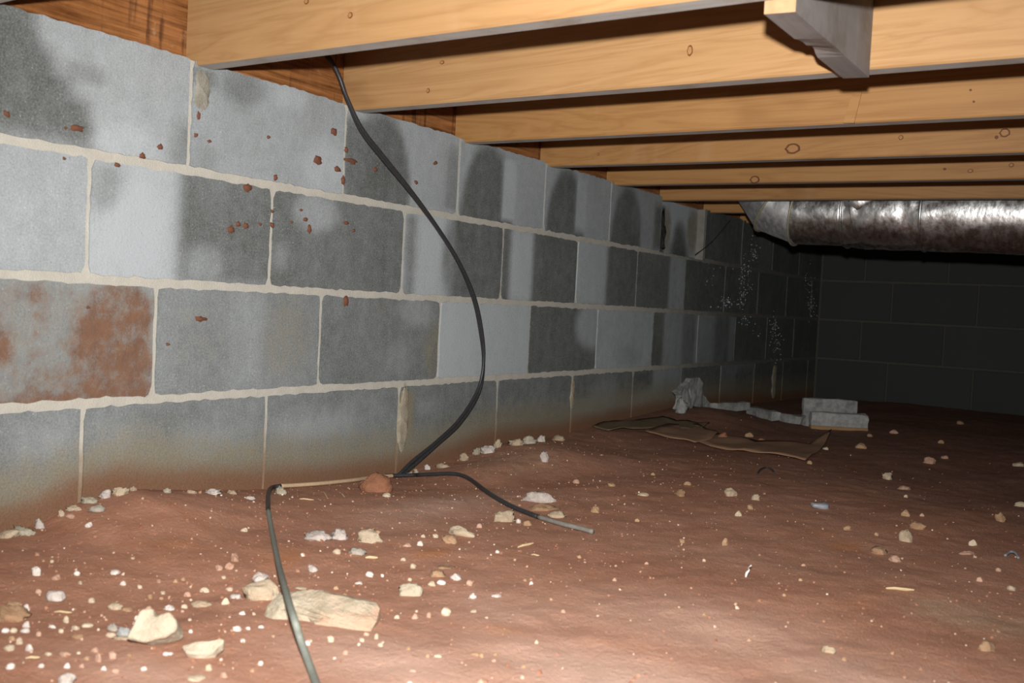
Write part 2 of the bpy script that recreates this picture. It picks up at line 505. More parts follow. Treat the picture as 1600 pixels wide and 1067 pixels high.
# ------------------------------------------------------------------ measured tables, in metres
STAINS = [
    (1, 0, 'B', 0, 0, 0, 0, 'L', 0.72, 0),
    (1, 0, 'R', 0.711, 0.82, 0.76, 0.835, 'L', 0.13, 0.018),
    (1, 0, 'R', 0.712, 0.826, 0.742, 0.789, 'L', 0.13, 0.018),
    (1, 0, 'R', 0.713, 0.853, 0.716, 0.764, 'L', 0.13, 0.018),
    (1, 0, 'R', 0.714, 0.883, 0.681, 0.734, 'L', 0.13, 0.018),
    (1, 0, 'R', 0.715, 0.915, 0.645, 0.698, 'L', 0.13, 0.018),
    (1, 0, 'R', 0.716, 0.928, 0.615, 0.665, 'L', 0.13, 0.018),
    (1, 0, 'R', 0.716, 0.929, 0.597, 0.633, 'L', 0.42, 0.015),
    (1, 0, 'R', 1.077, 1.131, 0.609, 0.699, 'L', 0.35, 0.02),
    (1, 0, 'E', 0.859, 0.948, 0.724, 0.755, 'L', 0.45, 0.3),
    (1, 0, 'E', 0.929, 1.051, 0.601, 0.673, 'L', 0.92, 0.5),
    (1, 1, 'B', 0, 0, 0, 0, 'L', 0.66, 0),
    (1, 1, 'E', 1.176, 1.275, 0.753, 0.824, 'L', 0.33, 0.5),
    (1, 1, 'R', 1.112, 1.183, 0.603, 0.667, 'L', 0.45, 0.03),
    (1, 1, 'E', 1.384, 1.524, 0.605, 0.724, 'L', 0.9, 0.5),
    (1, 1, 'E', 1.308, 1.393, 0.772, 0.822, 'L', 0.85, 0.5),
    (1, 1, 'E', 1.109, 1.168, 0.764, 0.81, 'L', 0.3, 0.4),
    (1, 2, 'B', 0, 0, 0, 0, 'L', 0.74, 0),
    (1, 2, 'R', 1.503, 1.636, 0.612, 0.786, 'L', 0.14, 0.02),
    (1, 2, 'E', 1.526, 1.729, 0.468, 0.82, 'L', 0.14, 0.12),
    (1, 2, 'R', 1.866, 1.939, 0.628, 0.785, 'L', 0.45, 0.012),
    (1, 3, 'B', 0, 0, 0, 0, 'L', 0.74, 0),
    (1, 3, 'E', 1.929, 2.166, 0.392, 0.819, 'L', 0.12, 0.12),
    (1, 3, 'R', 2.112, 2.176, 0.629, 0.79, 'L', 0.98, 0.01),
    (1, 4, 'B', 0, 0, 0, 0, 'L', 0.72, 0),
    (1, 4, 'E', 2.341, 2.564, 0.403, 0.813, 'L', 0.12, 0.12),
    (1, 4, 'R', 2.506, 2.569, 0.636, 0.797, 'L', 0.85, 0.01),
    (1, 5, 'B', 0, 0, 0, 0, 'L', 0.6, 0),
    (1, 5, 'E', 2.738, 2.955, 0.413, 0.812, 'L', 0.1, 0.15),
    (1, 5, 'E', 2.872, 2.944, 0.652, 0.769, 'L', 0.2, 0.3),
    (1, 5, 'R', 3.058, 3.152, 0.62, 0.78, 'L', 0.15, 0.02),
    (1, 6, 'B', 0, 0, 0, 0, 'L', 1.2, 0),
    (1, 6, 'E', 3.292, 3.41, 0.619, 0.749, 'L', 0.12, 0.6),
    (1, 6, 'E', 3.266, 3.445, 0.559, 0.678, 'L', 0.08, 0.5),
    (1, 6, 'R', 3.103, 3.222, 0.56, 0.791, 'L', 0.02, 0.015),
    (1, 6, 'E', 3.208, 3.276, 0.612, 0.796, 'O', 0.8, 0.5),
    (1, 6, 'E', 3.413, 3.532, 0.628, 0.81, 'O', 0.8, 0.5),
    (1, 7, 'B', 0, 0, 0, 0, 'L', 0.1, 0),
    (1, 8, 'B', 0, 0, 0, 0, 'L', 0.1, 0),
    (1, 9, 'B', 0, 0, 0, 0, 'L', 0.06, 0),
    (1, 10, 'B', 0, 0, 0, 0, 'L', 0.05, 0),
    (1, 8, 'R', 4.149, 4.312, 0.595, 0.766, 'L', 0.22, 0.03),
    (2, 0, 'B', 0, 0, 0, 0, 'L', 0.74, 0),
    (2, 0, 'E', 0.776, 0.836, 0.418, 0.556, 'L', 0.82, 0.5),
    (2, 1, 'B', 0, 0, 0, 0, 'L', 0.95, 0),
    (2, 1, 'R', 1.094, 1.339, 0.406, 0.635, 'L', 0.18, 0.022),
    (2, 1, 'R', 0.916, 0.979, 0.523, 0.607, 'L', 0.45, 0.03),
    (2, 1, 'E', 1.106, 1.199, 0.415, 0.48, 'L', 0.5, 0.6),
    (2, 1, 'E', 0.964, 1.063, 0.431, 0.562, 'L', 1.1, 0.5),
    (2, 2, 'B', 0, 0, 0, 0, 'L', 0.19, 0),
    (2, 2, 'E', 1.371, 1.496, 0.533, 0.615, 'L', 0.6, 0.4),
    (2, 2, 'E', 1.317, 1.359, 0.45, 0.501, 'L', 0.42, 0.6),
    (2, 3, 'B', 0, 0, 0, 0, 'L', 0.98, 0),
    (2, 3, 'R', 1.899, 2.174, 0.4, 0.64, 'L', 0.13, 0.022),
    (2, 3, 'R', 1.717, 1.764, 0.399, 0.609, 'L', 0.4, 0.02),
    (2, 3, 'E', 1.863, 1.92, 0.42, 0.594, 'L', 0.35, 0.5),
    (2, 4, 'B', 0, 0, 0, 0, 'L', 0.13, 0),
    (2, 4, 'R', 2.167, 2.28, 0.405, 0.617, 'L', 1.0, 0.02),
    (2, 5, 'B', 0, 0, 0, 0, 'L', 0.12, 0),
    (2, 5, 'R', 2.509, 2.725, 0.407, 0.625, 'L', 0.88, 0.02),
    (2, 6, 'B', 0, 0, 0, 0, 'L', 0.62, 0),
    (2, 6, 'R', 2.921, 3.211, 0.396, 0.619, 'L', 0.13, 0.02),
    (2, 6, 'R', 2.921, 3.234, 0.396, 0.62, 'G', 0.3, 0.02),
    (2, 6, 'R', 3.213, 3.328, 0.4, 0.612, 'G', 0.35, 0.02),
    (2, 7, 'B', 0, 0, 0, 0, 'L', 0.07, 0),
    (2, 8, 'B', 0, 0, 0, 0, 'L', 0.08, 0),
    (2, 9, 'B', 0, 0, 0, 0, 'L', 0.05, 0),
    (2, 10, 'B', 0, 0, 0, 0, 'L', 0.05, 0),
    (3, 0, 'B', 0, 0, 0, 0, 'L', 0.44, 0),
    (3, 0, 'R', 0.725, 1.065, 0.195, 0.412, 'O', 0.4, 0.03),
    (3, 0, 'R', 0.725, 1.065, 0.195, 0.412, 'G', 0.56, 0.03),
    (3, 0, 'E', 0.896, 1.053, 0.189, 0.396, 'G', 0.86, 0.5),
    (3, 0, 'E', 0.762, 0.802, 0.26, 0.319, 'G', 0.95, 0.5),
    (3, 0, 'E', 0.81, 0.895, 0.279, 0.39, 'G', 0.42, 0.5),
    (3, 0, 'R', 0.727, 1.07, 0.195, 0.226, 'G', 0.8, 0.01),
    (3, 1, 'B', 0, 0, 0, 0, 'L', 0.36, 0),
    (3, 1, 'R', 1.222, 1.293, 0.208, 0.408, 'L', 0.52, 0.04),
    (3, 1, 'E', 1.292, 1.44, 0.217, 0.406, 'O', 0.45, 0.5),
    (3, 1, 'E', 1.072, 1.221, 0.226, 0.397, 'O', 0.25, 0.5),
    (3, 2, 'B', 0, 0, 0, 0, 'L', 0.24, 0),
    (3, 2, 'E', 1.715, 1.847, 0.338, 0.415, 'L', 0.5, 0.5),
    (3, 2, 'E', 1.805, 1.88, 0.213, 0.355, 'O', 0.55, 0.5),
    (3, 2, 'E', 1.632, 1.669, 0.366, 0.396, 'O', 0.5, 0.5),
    (3, 2, 'E', 1.666, 1.758, 0.218, 0.308, 'L', 0.38, 0.6),
    (3, 3, 'B', 0, 0, 0, 0, 'L', 1.0, 0),
    (3, 3, 'E', 1.879, 2.015, 0.209, 0.389, 'L', 1.06, 0.5),
    (3, 4, 'B', 0, 0, 0, 0, 'L', 0.13, 0),
    (3, 4, 'E', 2.545, 2.754, 0.276, 0.427, 'L', 0.72, 0.3),
    (3, 5, 'B', 0, 0, 0, 0, 'L', 0.8, 0),
    (3, 5, 'E', 2.833, 3.002, 0.219, 0.284, 'L', 0.62, 0.6),
    (3, 6, 'B', 0, 0, 0, 0, 'L', 0.55, 0),
    (3, 6, 'R', 3.073, 3.185, 0.19, 0.408, 'L', 0.1, 0.012),
    (3, 6, 'R', 3.357, 3.474, 0.182, 0.415, 'L', 0.26, 0.02),
    (3, 7, 'B', 0, 0, 0, 0, 'L', 0.48, 0),
    (3, 7, 'R', 3.672, 3.851, 0.171, 0.41, 'L', 0.18, 0.03),
    (3, 7, 'R', 3.851, 3.942, 0.167, 0.413, 'L', 0.42, 0.01),
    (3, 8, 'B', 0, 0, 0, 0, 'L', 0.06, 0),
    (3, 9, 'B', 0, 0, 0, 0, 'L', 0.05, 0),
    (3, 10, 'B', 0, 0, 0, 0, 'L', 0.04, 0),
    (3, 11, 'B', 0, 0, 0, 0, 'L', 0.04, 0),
    (4, 0, 'B', 0, 0, 0, 0, 'L', 0.36, 0),
    (4, 0, 'E', 0.806, 0.902, 0.114, 0.176, 'L', 0.5, 0.6),
    (4, 1, 'B', 0, 0, 0, 0, 'L', 0.34, 0),
    (4, 1, 'E', 0.948, 1.034, 0.088, 0.155, 'L', 0.48, 0.6),
    (4, 1, 'E', 1.073, 1.295, 0.079, 0.14, 'L', 0.45, 0.6),
    (4, 1, 'E', 1.019, 1.169, 0.153, 0.182, 'L', 0.25, 0.5),
    (4, 2, 'B', 0, 0, 0, 0, 'L', 0.3, 0),
    (4, 2, 'E', 1.344, 1.59, 0.09, 0.158, 'L', 0.5, 0.6),
    (4, 3, 'B', 0, 0, 0, 0, 'L', 0.24, 0),
    (4, 3, 'R', 1.713, 1.784, -0.045, 0.179, 'O', 1.0, 0.012),
    (4, 3, 'E', 1.79, 1.891, 0.118, 0.166, 'L', 0.35, 0.5),
    (4, 4, 'B', 0, 0, 0, 0, 'L', 0.2, 0),
    (4, 5, 'B', 0, 0, 0, 0, 'L', 0.18, 0),
    (4, 5, 'E', 2.671, 2.849, 0.076, 0.181, 'L', 0.36, 0.5),
    (4, 5, 'E', 2.533, 2.975, 0.056, 0.115, 'L', 0.5, 0.5),
    (4, 6, 'B', 0, 0, 0, 0, 'L', 0.5, 0),
    (4, 6, 'R', 2.94, 3.118, 0.103, 0.205, 'L', 0.08, 0.02),
    (4, 6, 'R', 2.94, 3.118, 0.103, 0.205, 'G', 0.3, 0.02),
    (4, 6, 'E', 2.971, 3.413, 0.049, 0.131, 'L', 0.6, 0.6),
    (4, 7, 'B', 0, 0, 0, 0, 'L', 0.13, 0),
    (4, 7, 'R', 3.324, 3.744, 0.027, 0.103, 'L', 0.32, 0.02),
    (4, 8, 'B', 0, 0, 0, 0, 'L', 0.3, 0),
    (4, 8, 'R', 3.956, 4.158, 0.021, 0.192, 'L', 0.12, 0.02),
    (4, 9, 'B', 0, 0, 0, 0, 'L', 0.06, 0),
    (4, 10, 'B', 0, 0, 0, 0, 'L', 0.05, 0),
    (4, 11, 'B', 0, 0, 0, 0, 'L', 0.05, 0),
]
SPLASHES = [(0.8946, 0.6505, 0.0137, 0.0056), (0.8751, 0.6469, 0.0027, 0.0025), (1.0158, 0.6254, 0.0075, 0.006), (1.0507, 0.6465, 0.0065, 0.0055), (0.9689, 0.602, 0.0077, 0.0043), (0.7805, 0.6509, 0.0068, 0.0048), (1.1287, 0.716, 0.0049, 0.0103), (1.1248, 0.6796, 0.0056, 0.0046), (1.1549, 0.6731, 0.005, 0.0035), (1.2945, 0.7056, 0.0049, 0.0037), (1.4295, 0.6815, 0.0155, 0.0092), (1.4742, 0.7476, 0.0104, 0.0073), (1.5302, 0.6956, 0.0198, 0.0075), (1.5131, 0.7162, 0.0059, 0.0081), (1.4885, 0.6716, 0.0115, 0.0074), (1.5074, 0.6497, 0.0058, 0.0115), (1.3168, 0.63, 0.005, 0.0075), (1.2487, 0.601, 0.0117, 0.0085), (1.2127, 0.5177, 0.0098, 0.0078), (1.229, 0.529, 0.0061, 0.0049), (1.2477, 0.5272, 0.007, 0.0061), (1.2824, 0.5343, 0.0048, 0.0037), (1.3121, 0.5625, 0.0041, 0.0038), (1.3136, 0.5348, 0.0058, 0.0057), (1.4023, 0.5553, 0.0063, 0.0046), (1.4142, 0.5367, 0.0063, 0.0092), (1.5229, 0.5608, 0.0128, 0.0048), (1.607, 0.6875, 0.0074, 0.0063), (1.82, 0.7339, 0.0086, 0.0061), (1.1501, 0.3466, 0.0143, 0.0059), (1.5335, 0.392, 0.009, 0.0125), (0.9242, 0.362, 0.0029, 0.0026), (1.0815, 0.2997, 0.004, 0.0029), (1.3888, 0.5735, 0.0044, 0.0032), (0.8746, 0.5981, 0.0032, 0.003), (1.7512, 0.6784, 0.007, 0.0045), (1.5458, 0.5463, 0.005, 0.0042), (1.364, 0.5462, 0.0035, 0.0032)]
ROCKS = {
    'c1': (0.6177, 0.8773, 0.1404, 0.0177),
    'c2': (0.5574, 0.6662, 0.0549, 0.025),
    'c3': (0.6229, 0.6751, 0.0466, 0.011),
    'c4': (0.4992, 0.874, 0.0522, 0.0251),
    'c4b': (0.4343, 0.9224, 0.0216, 0.011),
    'tan_left': (0.3476, 0.6185, 0.0424, 0.017),
    'cube': (0.3222, 0.6883, 0.0243, 0.0123),
    'l1': (0.3503, 1.1233, 0.0477, 0.0138),
    'l2': (0.3656, 1.1565, 0.0295, 0.0171),
    'l3': (0.4132, 1.1791, 0.046, 0.0218),
    'l4': (0.4474, 1.1115, 0.0299, 0.0095),
    'el': (0.4931, 1.3243, 0.0547, 0.0164),
    'bc': (0.479, 1.4753, 0.0427, 0.0207),
    'ring': (0.4335, 1.6723, 0.0732, 0.0199),
    'ring2': (0.479, 1.619, 0.0706, 0.0138),
    'ring3': (0.5295, 1.5843, 0.0393, 0.0122),
    'peb': (0.2487, 1.9888, 0.0234, 0.0261),
    'cr': (0.6287, 1.0237, 0.0352, 0.0153),
    'tw1': (0.6048, 1.1158, 0.0255, 0.0092),
    'tw2': (0.6367, 1.1175, 0.0177, 0.0104),
    'tw0': (0.5889, 1.1549, 0.0291, 0.003),
    'wp': (0.705, 1.0651, 0.0123, 0.0078),
    'wp2': (0.7286, 1.09, 0.0159, 0.0043),
    't19': (0.5064, 1.2723, 0.0298, 0.0129),
    'slab': (0.0704, 0.9072, 0.0266, 0.011),
    'rg': (0.0447, 3.2045, 0.0508, 0.0595),
    'gl': (0.8985, 2.0575, 0.038, 0.0121),
    'r1': (1.1031, 2.0056, 0.0339, 0.015),
    'r2': (1.1043, 1.8927, 0.0262, 0.0222),
    'r3': (0.9898, 2.4682, 0.0388, 0.0103),
    'r4': (0.9245, 2.577, 0.0263, 0.0191),
    'r5': (1.2281, 2.2085, 0.0225, 0.0204),
    'r6': (1.2119, 1.8757, 0.0286, 0.0079),
    'r7': (1.0873, 1.764, 0.0293, 0.0121),
    'r8': (1.1217, 1.7218, 0.0218, 0.0114),
    'r9': (0.7189, 2.0111, 0.0322, 0.0177),
    'r10': (0.9488, 3.0161, 0.0375, 0.0196),
    'r11': (1.315, 1.316, 0.0254, 0.0118),
    'r12': (1.1603, 1.1685, 0.0184, 0.0075),
    'r13': (0.6397, 1.919, 0.0234, 0.0155),
    'r14': (0.7768, 2.0068, 0.0207, 0.0144),
    'or1': (0.3621, 2.876, 0.0362, 0.0256),
    'or2': (0.4671, 2.9446, 0.0262, 0.0122),
    'slug': (0.4688, 0.7997, 0.0278, 0.0065),
    'wfoot': (0.5712, 0.5523, 0.018, 0.0122),
    'wb1': (0.3492, 0.9518, 0.0171, 0.0108),
    'wb2': (0.373, 0.9225, 0.0148, 0.0099),
    'wb3': (0.3669, 0.9092, 0.0119, 0.0074),
    'rnd': (0.459, 1.0049, 0.0169, 0.0097),
    'd1': (0.4697, 0.6713, 0.0142, 0.0096),
    'd2': (0.4951, 0.6684, 0.0162, 0.0105),
    'flatd': (0.5024, 0.661, 0.0218, 0.003),
    'ww1': (0.4536, 0.7608, 0.0161, 0.0061),
    'ww2': (0.3963, 0.7239, 0.0193, 0.0071),
    'ww3': (0.4732, 0.8497, 0.0169, 0.0065),
    'clod': (0.1225, 1.4965, 0.0715, 0.037),
}
PEBBLES_LEFT = [(0.2303, 0.7155, 0.0129, 0.0112), (0.2579, 0.7272, 0.0111, 0.0069), (0.1018, 0.8732, 0.011, 0.0076), (0.0465, 0.8771, 0.0143, 0.0063), (0.2874, 0.7954, 0.0133, 0.005), (0.3283, 0.7807, 0.0078, 0.0058), (0.4132, 0.7295, 0.0136, 0.004), (0.3559, 0.7172, 0.0082, 0.0061), (0.4611, 0.778, 0.0081, 0.0052), (0.4179, 0.8163, 0.0093, 0.0062), (0.352, 0.7898, 0.006, 0.0043), (0.3881, 0.7995, 0.006, 0.0042), (0.3894, 0.7789, 0.0067, 0.0057), (0.4039, 0.7859, 0.0059, 0.0033), (0.4347, 0.7446, 0.008, 0.006), (0.3497, 0.8213, 0.0061, 0.0044), (0.365, 0.8368, 0.0062, 0.0044), (0.3668, 0.848, 0.0062, 0.0044), (0.3299, 0.6465, 0.0094, 0.0072), (0.2869, 0.6866, 0.0082, 0.0062), (0.1911, 0.7612, 0.0054, 0.0038), (0.2612, 0.7556, 0.0079, 0.0059), (0.2953, 0.739, 0.0051, 0.0044), (0.4857, 0.6582, 0.0125, 0.0043), (0.4346, 0.6611, 0.0136, 0.0043), (0.4612, 0.6316, 0.0153, 0.0037), (0.4328, 0.6468, 0.0105, 0.0041), (0.4025, 0.6541, 0.0069, 0.0083), (0.5027, 0.5917, 0.0152, 0.0039), (0.4929, 0.5785, 0.0089, 0.0031), (0.3871, 0.615, 0.0097, 0.0067), (0.4069, 0.6015, 0.0103, 0.0048), (0.3974, 0.5933, 0.008, 0.0053), (0.3893, 0.5882, 0.0088, 0.0051), (0.4407, 0.576, 0.0071, 0.0075), (0.4649, 0.5732, 0.009, 0.0076), (0.4471, 0.5611, 0.0118, 0.0055), (0.422, 0.5783, 0.0079, 0.0051), (0.5456, 0.62, 0.009, 0.0068), (0.542, 0.6057, 0.0075, 0.01), (0.5311, 0.5992, 0.0062, 0.0037), (0.5818, 0.5997, 0.008, 0.0045), (0.536, 0.5743, 0.0067, 0.0049), (0.5133, 0.6204, 0.0077, 0.005), (0.556, 0.6331, 0.0063, 0.0023), (0.4973, 0.5351, 0.0086, 0.0051), (0.3007, 0.6465, 0.0191, 0.0039), (0.4567, 0.7128, 0.007, 0.0059), (0.4189, 0.8434, 0.0129, 0.0066), (0.4867, 0.8216, 0.0099, 0.0076), (0.5787, 0.7623, 0.0106, 0.0057), (0.5852, 0.7732, 0.0069, 0.0034), (0.5458, 0.722, 0.0045, 0.0038), (0.6553, 0.6599, 0.0067, 0.0063), (0.683, 0.6571, 0.0086, 0.0057), (0.6634, 0.6374, 0.0184, 0.0019), (0.5877, 0.6626, 0.0063, 0.0023), (0.5845, 0.6593, 0.0077, 0.0035), (0.6803, 0.7085, 0.0055, 0.0039), (0.6895, 0.6889, 0.0047, 0.0032), (0.6113, 0.7431, 0.0066, 0.0032), (0.5333, 0.81, 0.0088, 0.0033), (0.4365, 0.8698, 0.0105, 0.0044), (0.3983, 0.8914, 0.0063, 0.0035), (0.247, 1.0573, 0.0115, 0.0069), (0.1038, 1.1947, 0.0199, 0.0058), (0.5683, 0.5953, 0.0054, 0.0038), (0.4317, 0.6031, 0.0065, 0.0048), (0.4108, 0.6323, 0.009, 0.0037), (0.4342, 0.6285, 0.0066, 0.0041), (0.3552, 0.6236, 0.0069, 0.0043), (0.5173, 0.5566, 0.006, 0.0036), (0.6017, 0.6199, 0.006, 0.0036), (0.5453, 0.5851, 0.0061, 0.0036)]
PEBBLES_MID = [(0.4008, 1.0403, 0.0069, 0.0049), (0.6818, 0.9328, 0.0065, 0.0047), (0.6981, 0.9489, 0.0082, 0.0061), (0.7097, 0.9632, 0.0066, 0.0064), (0.7209, 0.9839, 0.0133, 0.0095), (0.7421, 1.0168, 0.0092, 0.0034), (0.7708, 1.0053, 0.0049, 0.0025), (0.7164, 0.855, 0.0053, 0.0069), (0.7357, 0.8399, 0.0067, 0.004), (0.7709, 0.8486, 0.0059, 0.0041), (0.8092, 0.8547, 0.0101, 0.0023), (0.8015, 0.8458, 0.0043, 0.0036), (0.8464, 0.8878, 0.0051, 0.0043), (0.836, 0.8897, 0.011, 0.0029), (0.854, 0.9052, 0.0059, 0.0026), (0.8648, 0.8857, 0.0051, 0.0027), (0.871, 0.9668, 0.0046, 0.0039), (0.9007, 0.8929, 0.0057, 0.0032), (0.8903, 0.825, 0.0068, 0.0042), (0.8173, 0.7994, 0.0069, 0.002), (0.4795, 1.3963, 0.0115, 0.0078), (0.4853, 1.2201, 0.0115, 0.0079), (0.4737, 1.2754, 0.0098, 0.0063), (0.4608, 1.2586, 0.0076, 0.0055), (0.4743, 1.2023, 0.0135, 0.0043), (0.5515, 1.1223, 0.0097, 0.0074), (0.5329, 1.0454, 0.0121, 0.0075), (0.5444, 1.0605, 0.0056, 0.0039), (0.6341, 1.0858, 0.0138, 0.0061), (0.6257, 1.0758, 0.0119, 0.0054), (0.6686, 1.1073, 0.0101, 0.0077), (0.6035, 1.273, 0.0072, 0.0052), (0.7354, 1.1685, 0.0056, 0.0058), (0.7165, 1.1806, 0.0057, 0.0039), (0.2062, 1.4569, 0.0167, 0.007), (0.5279, 1.4812, 0.0153, 0.0087), (0.5083, 1.4807, 0.0095, 0.0084), (0.4297, 1.0841, 0.0129, 0.0071), (0.4017, 1.0408, 0.0059, 0.0051), (0.5162, 1.1416, 0.008, 0.0048), (0.5425, 1.0121, 0.0109, 0.0037), (0.501, 0.9405, 0.0177, 0.0022), (0.543, 0.9662, 0.0071, 0.0042), (0.6741, 0.7837, 0.0066, 0.0048), (0.6845, 0.8104, 0.0082, 0.0061), (0.7296, 0.7886, 0.0065, 0.0046), (0.6984, 0.8569, 0.0069, 0.0042), (0.7112, 0.8349, 0.0068, 0.0033), (0.8371, 0.7713, 0.0054, 0.003), (0.5909, 0.7889, 0.0069, 0.0034), (0.3822, 1.2325, 0.0077, 0.0045), (0.5851, 1.0745, 0.0065, 0.0037)]
PEBBLES_RIGHT = [(0.8063, 1.8186, 0.0152, 0.011), (0.8003, 1.9049, 0.0131, 0.0091), (0.5998, 2.0496, 0.0162, 0.0087), (1.063, 2.0981, 0.0185, 0.014), (1.2091, 1.9643, 0.0144, 0.0116), (1.054, 1.8855, 0.0085, 0.0063), (0.9991, 1.8873, 0.0184, 0.0089), (0.9677, 3.1557, 0.0253, 0.0098), (1.183, 1.1534, 0.006, 0.0043), (0.7278, 3.122, 0.0343, 0.0157), (1.162, 3.2141, 0.0419, 0.0121), (0.8682, 1.5863, 0.0111, 0.0132), (0.7029, 3.7111, 0.033, 0.0144), (0.6582, 3.5413, 0.0205, 0.0101), (1.2387, 2.4484, 0.0319, 0.0115), (0.4026, 3.0075, 0.027, 0.0147), (1.0132, 1.56, 0.0073, 0.0043), (0.7988, 1.5619, 0.0101, 0.0066), (0.8813, 1.462, 0.0062, 0.0044), (1.0485, 1.3494, 0.0055, 0.0038), (1.0394, 1.4552, 0.0068, 0.0039), (0.3972, 1.8891, 0.016, 0.01), (0.4822, 1.8983, 0.0171, 0.0067), (0.5776, 1.8644, 0.0247, 0.0068), (0.6643, 1.658, 0.011, 0.006), (0.5684, 1.6671, 0.0177, 0.0132), (0.4741, 2.132, 0.0109, 0.0068), (1.0142, 2.352, 0.0089, 0.0066), (1.0903, 2.125, 0.0106, 0.0069), (1.2751, 1.7736, 0.0096, 0.0063), (1.3054, 1.6674, 0.0129, 0.0073), (1.2584, 1.6797, 0.0102, 0.0069), (0.9921, 1.191, 0.0051, 0.0034), (1.0698, 1.1455, 0.0048, 0.0032), (0.8227, 1.2609, 0.0066, 0.0047), (0.8189, 1.3776, 0.0061, 0.0042), (0.719, 1.338, 0.0062, 0.0043), (0.8375, 1.0868, 0.0059, 0.0041), (0.8389, 4.3091, 0.0317, 0.0141), (0.6557, 2.9849, 0.0197, 0.0084), (0.7061, 2.6443, 0.0159, 0.0093), (0.8909, 3.5528, 0.0198, 0.0119)]
DROPPINGS = [(0.03, 0.7859, 0.0352, 0.0117), (0.0396, 0.8064, 0.0335, 0.0128), (0.0275, 0.8377, 0.0181, 0.0151), (0.0234, 0.8749, 0.0123, 0.0103), (0.0267, 0.8945, 0.027, 0.0083), (0.0222, 0.9253, 0.0275, 0.0095), (0.0248, 0.9501, 0.0235, 0.0139), (0.0348, 0.973, 0.0302, 0.013), (0.0296, 0.9998, 0.0153, 0.0077), (0.057, 1.0489, 0.0167, 0.0078), (0.0649, 1.1402, 0.0302, 0.0105), (0.0606, 1.0986, 0.0182, 0.0057), (0.0588, 1.1894, 0.0238, 0.0071), (0.0699, 1.2996, 0.0275, 0.015), (0.0205, 1.8209, 0.0171, 0.0125), (0.0466, 1.8477, 0.0344, 0.0109), (0.0422, 1.9398, 0.0242, 0.0194), (0.0353, 2.004, 0.0265, 0.0166), (0.0572, 2.0214, 0.0398, 0.0182), (0.0522, 2.075, 0.0236, 0.022), (0.0867, 2.1049, 0.044, 0.0186), (0.1008, 2.155, 0.0377, 0.0223), (0.1036, 2.2057, 0.0244, 0.0174), (0.0784, 2.3406, 0.0402, 0.0164), (0.0277, 1.7448, 0.0182, 0.0121), (0.0173, 1.781, 0.0138, 0.0092)]
CABLE_WALL = [(-0.012, 1.4237, 0.93), (0.0, 1.4337, 0.9075), (0.016, 1.4437, 0.885), (0.0209, 1.461, 0.8582), (0.0255, 1.4795, 0.8219), (0.0297, 1.5259, 0.7633), (0.0332, 1.5975, 0.713), (0.0358, 1.6865, 0.6541), (0.0374, 1.784, 0.5836), (0.038, 1.8779, 0.5066), (0.0374, 1.9526, 0.423), (0.0358, 1.9951, 0.3424), (0.0332, 2.0173, 0.2595), (0.0297, 2.0033, 0.18), (0.0255, 1.9348, 0.1064), (0.0209, 1.8505, 0.0566), (0.016, 1.7683, 0.0173)]
CABLE_FRONT = [(0.011, 1.7185, -0.0114), (0.011, 1.63, -0.0054), (0.028, 1.543, 0.0014), (0.0296, 1.4478, 0.007), (0.0175, 1.3867, 0.0092), (0.011, 1.3514, 0.0114), (0.0126, 1.3256, 0.0114), (0.0909, 1.2463, 0.0217), (0.1795, 1.1653, 0.0193), (0.2755, 1.0879, 0.0096), (0.4482, 0.9428, 0.018), (0.5855, 0.8253, 0.04), (0.6583, 0.7653, 0.046), (0.6939, 0.7397, 0.042), (0.702, 0.7416, 0.022), (0.7441, 0.7167, 0.008), (0.7865, 0.6844, 0.0084), (0.8406, 0.6399, 0.01)]
CABLE_END = [(0.011, 1.7416, -0.0104), (0.011, 1.6937, -0.0093), (0.011, 1.6783, -0.0082), (0.0138, 1.6964, -0.0097), (0.0479, 1.7438, -0.0092), (0.1354, 1.7522, 0.0052), (0.1769, 1.7508, 0.0069), (0.2287, 1.7245, 0.0032), (0.3491, 1.6143, 0.0099), (0.4365, 1.5669, 0.0045), (0.5149, 1.5375, 0.002), (0.5882, 1.5088, 0.0047), (0.6254, 1.5027, 0.0052), (0.6582, 1.4933, 0.0056)]
SHARD = [(3.1667, 0.1205), (3.2144, 0.1327), (3.2692, 0.1538), (3.2823, 0.1651), (3.3729, 0.1649), (3.4042, 0.1425), (3.3875, 0.119), (3.4142, 0.0964), (3.4659, 0.0691), (3.4928, 0.0521), (3.4534, 0.0464), (3.3659, 0.0566), (3.3045, 0.0633), (3.2934, 0.0373), (3.2422, 0.0378), (3.204, 0.0548), (3.2159, 0.0716), (3.1966, 0.1074)]
BARS = [(0.1021, 3.4145, 0.1758, 3.6471, 0.0314), (0.1662, 3.6739, 0.3276, 3.5212, 0.033), (0.2991, 3.6474, 0.4006, 3.6076, 0.0322)]
BLOCK_AT = (0.5178, 3.6579, 0.2089, 0.1032, 0.0672)
SHEETS = {
    'A': [(0.3084, 2.7579), (0.3204, 2.938), (0.4596, 2.9245), (0.596, 3.0139), (0.6098, 3.2119), (0.6598, 2.9006), (0.6909, 2.6477), (0.6069, 2.6564), (0.5082, 2.6705), (0.4028, 2.6798)],
    'B': [(0.1725, 2.7144), (0.1576, 2.9243), (0.223, 3.0117), (0.3344, 2.9134), (0.3584, 2.8004), (0.3473, 2.6912), (0.2766, 2.686)],
    'C': [(0.0254, 2.6371), (0.011, 2.7403), (0.0507, 2.8538), (0.0945, 3.0097), (0.1514, 3.0049), (0.2458, 3.0565), (0.2626, 2.9175), (0.1762, 2.8585), (0.1354, 2.7081), (0.0949, 2.6133)],
}
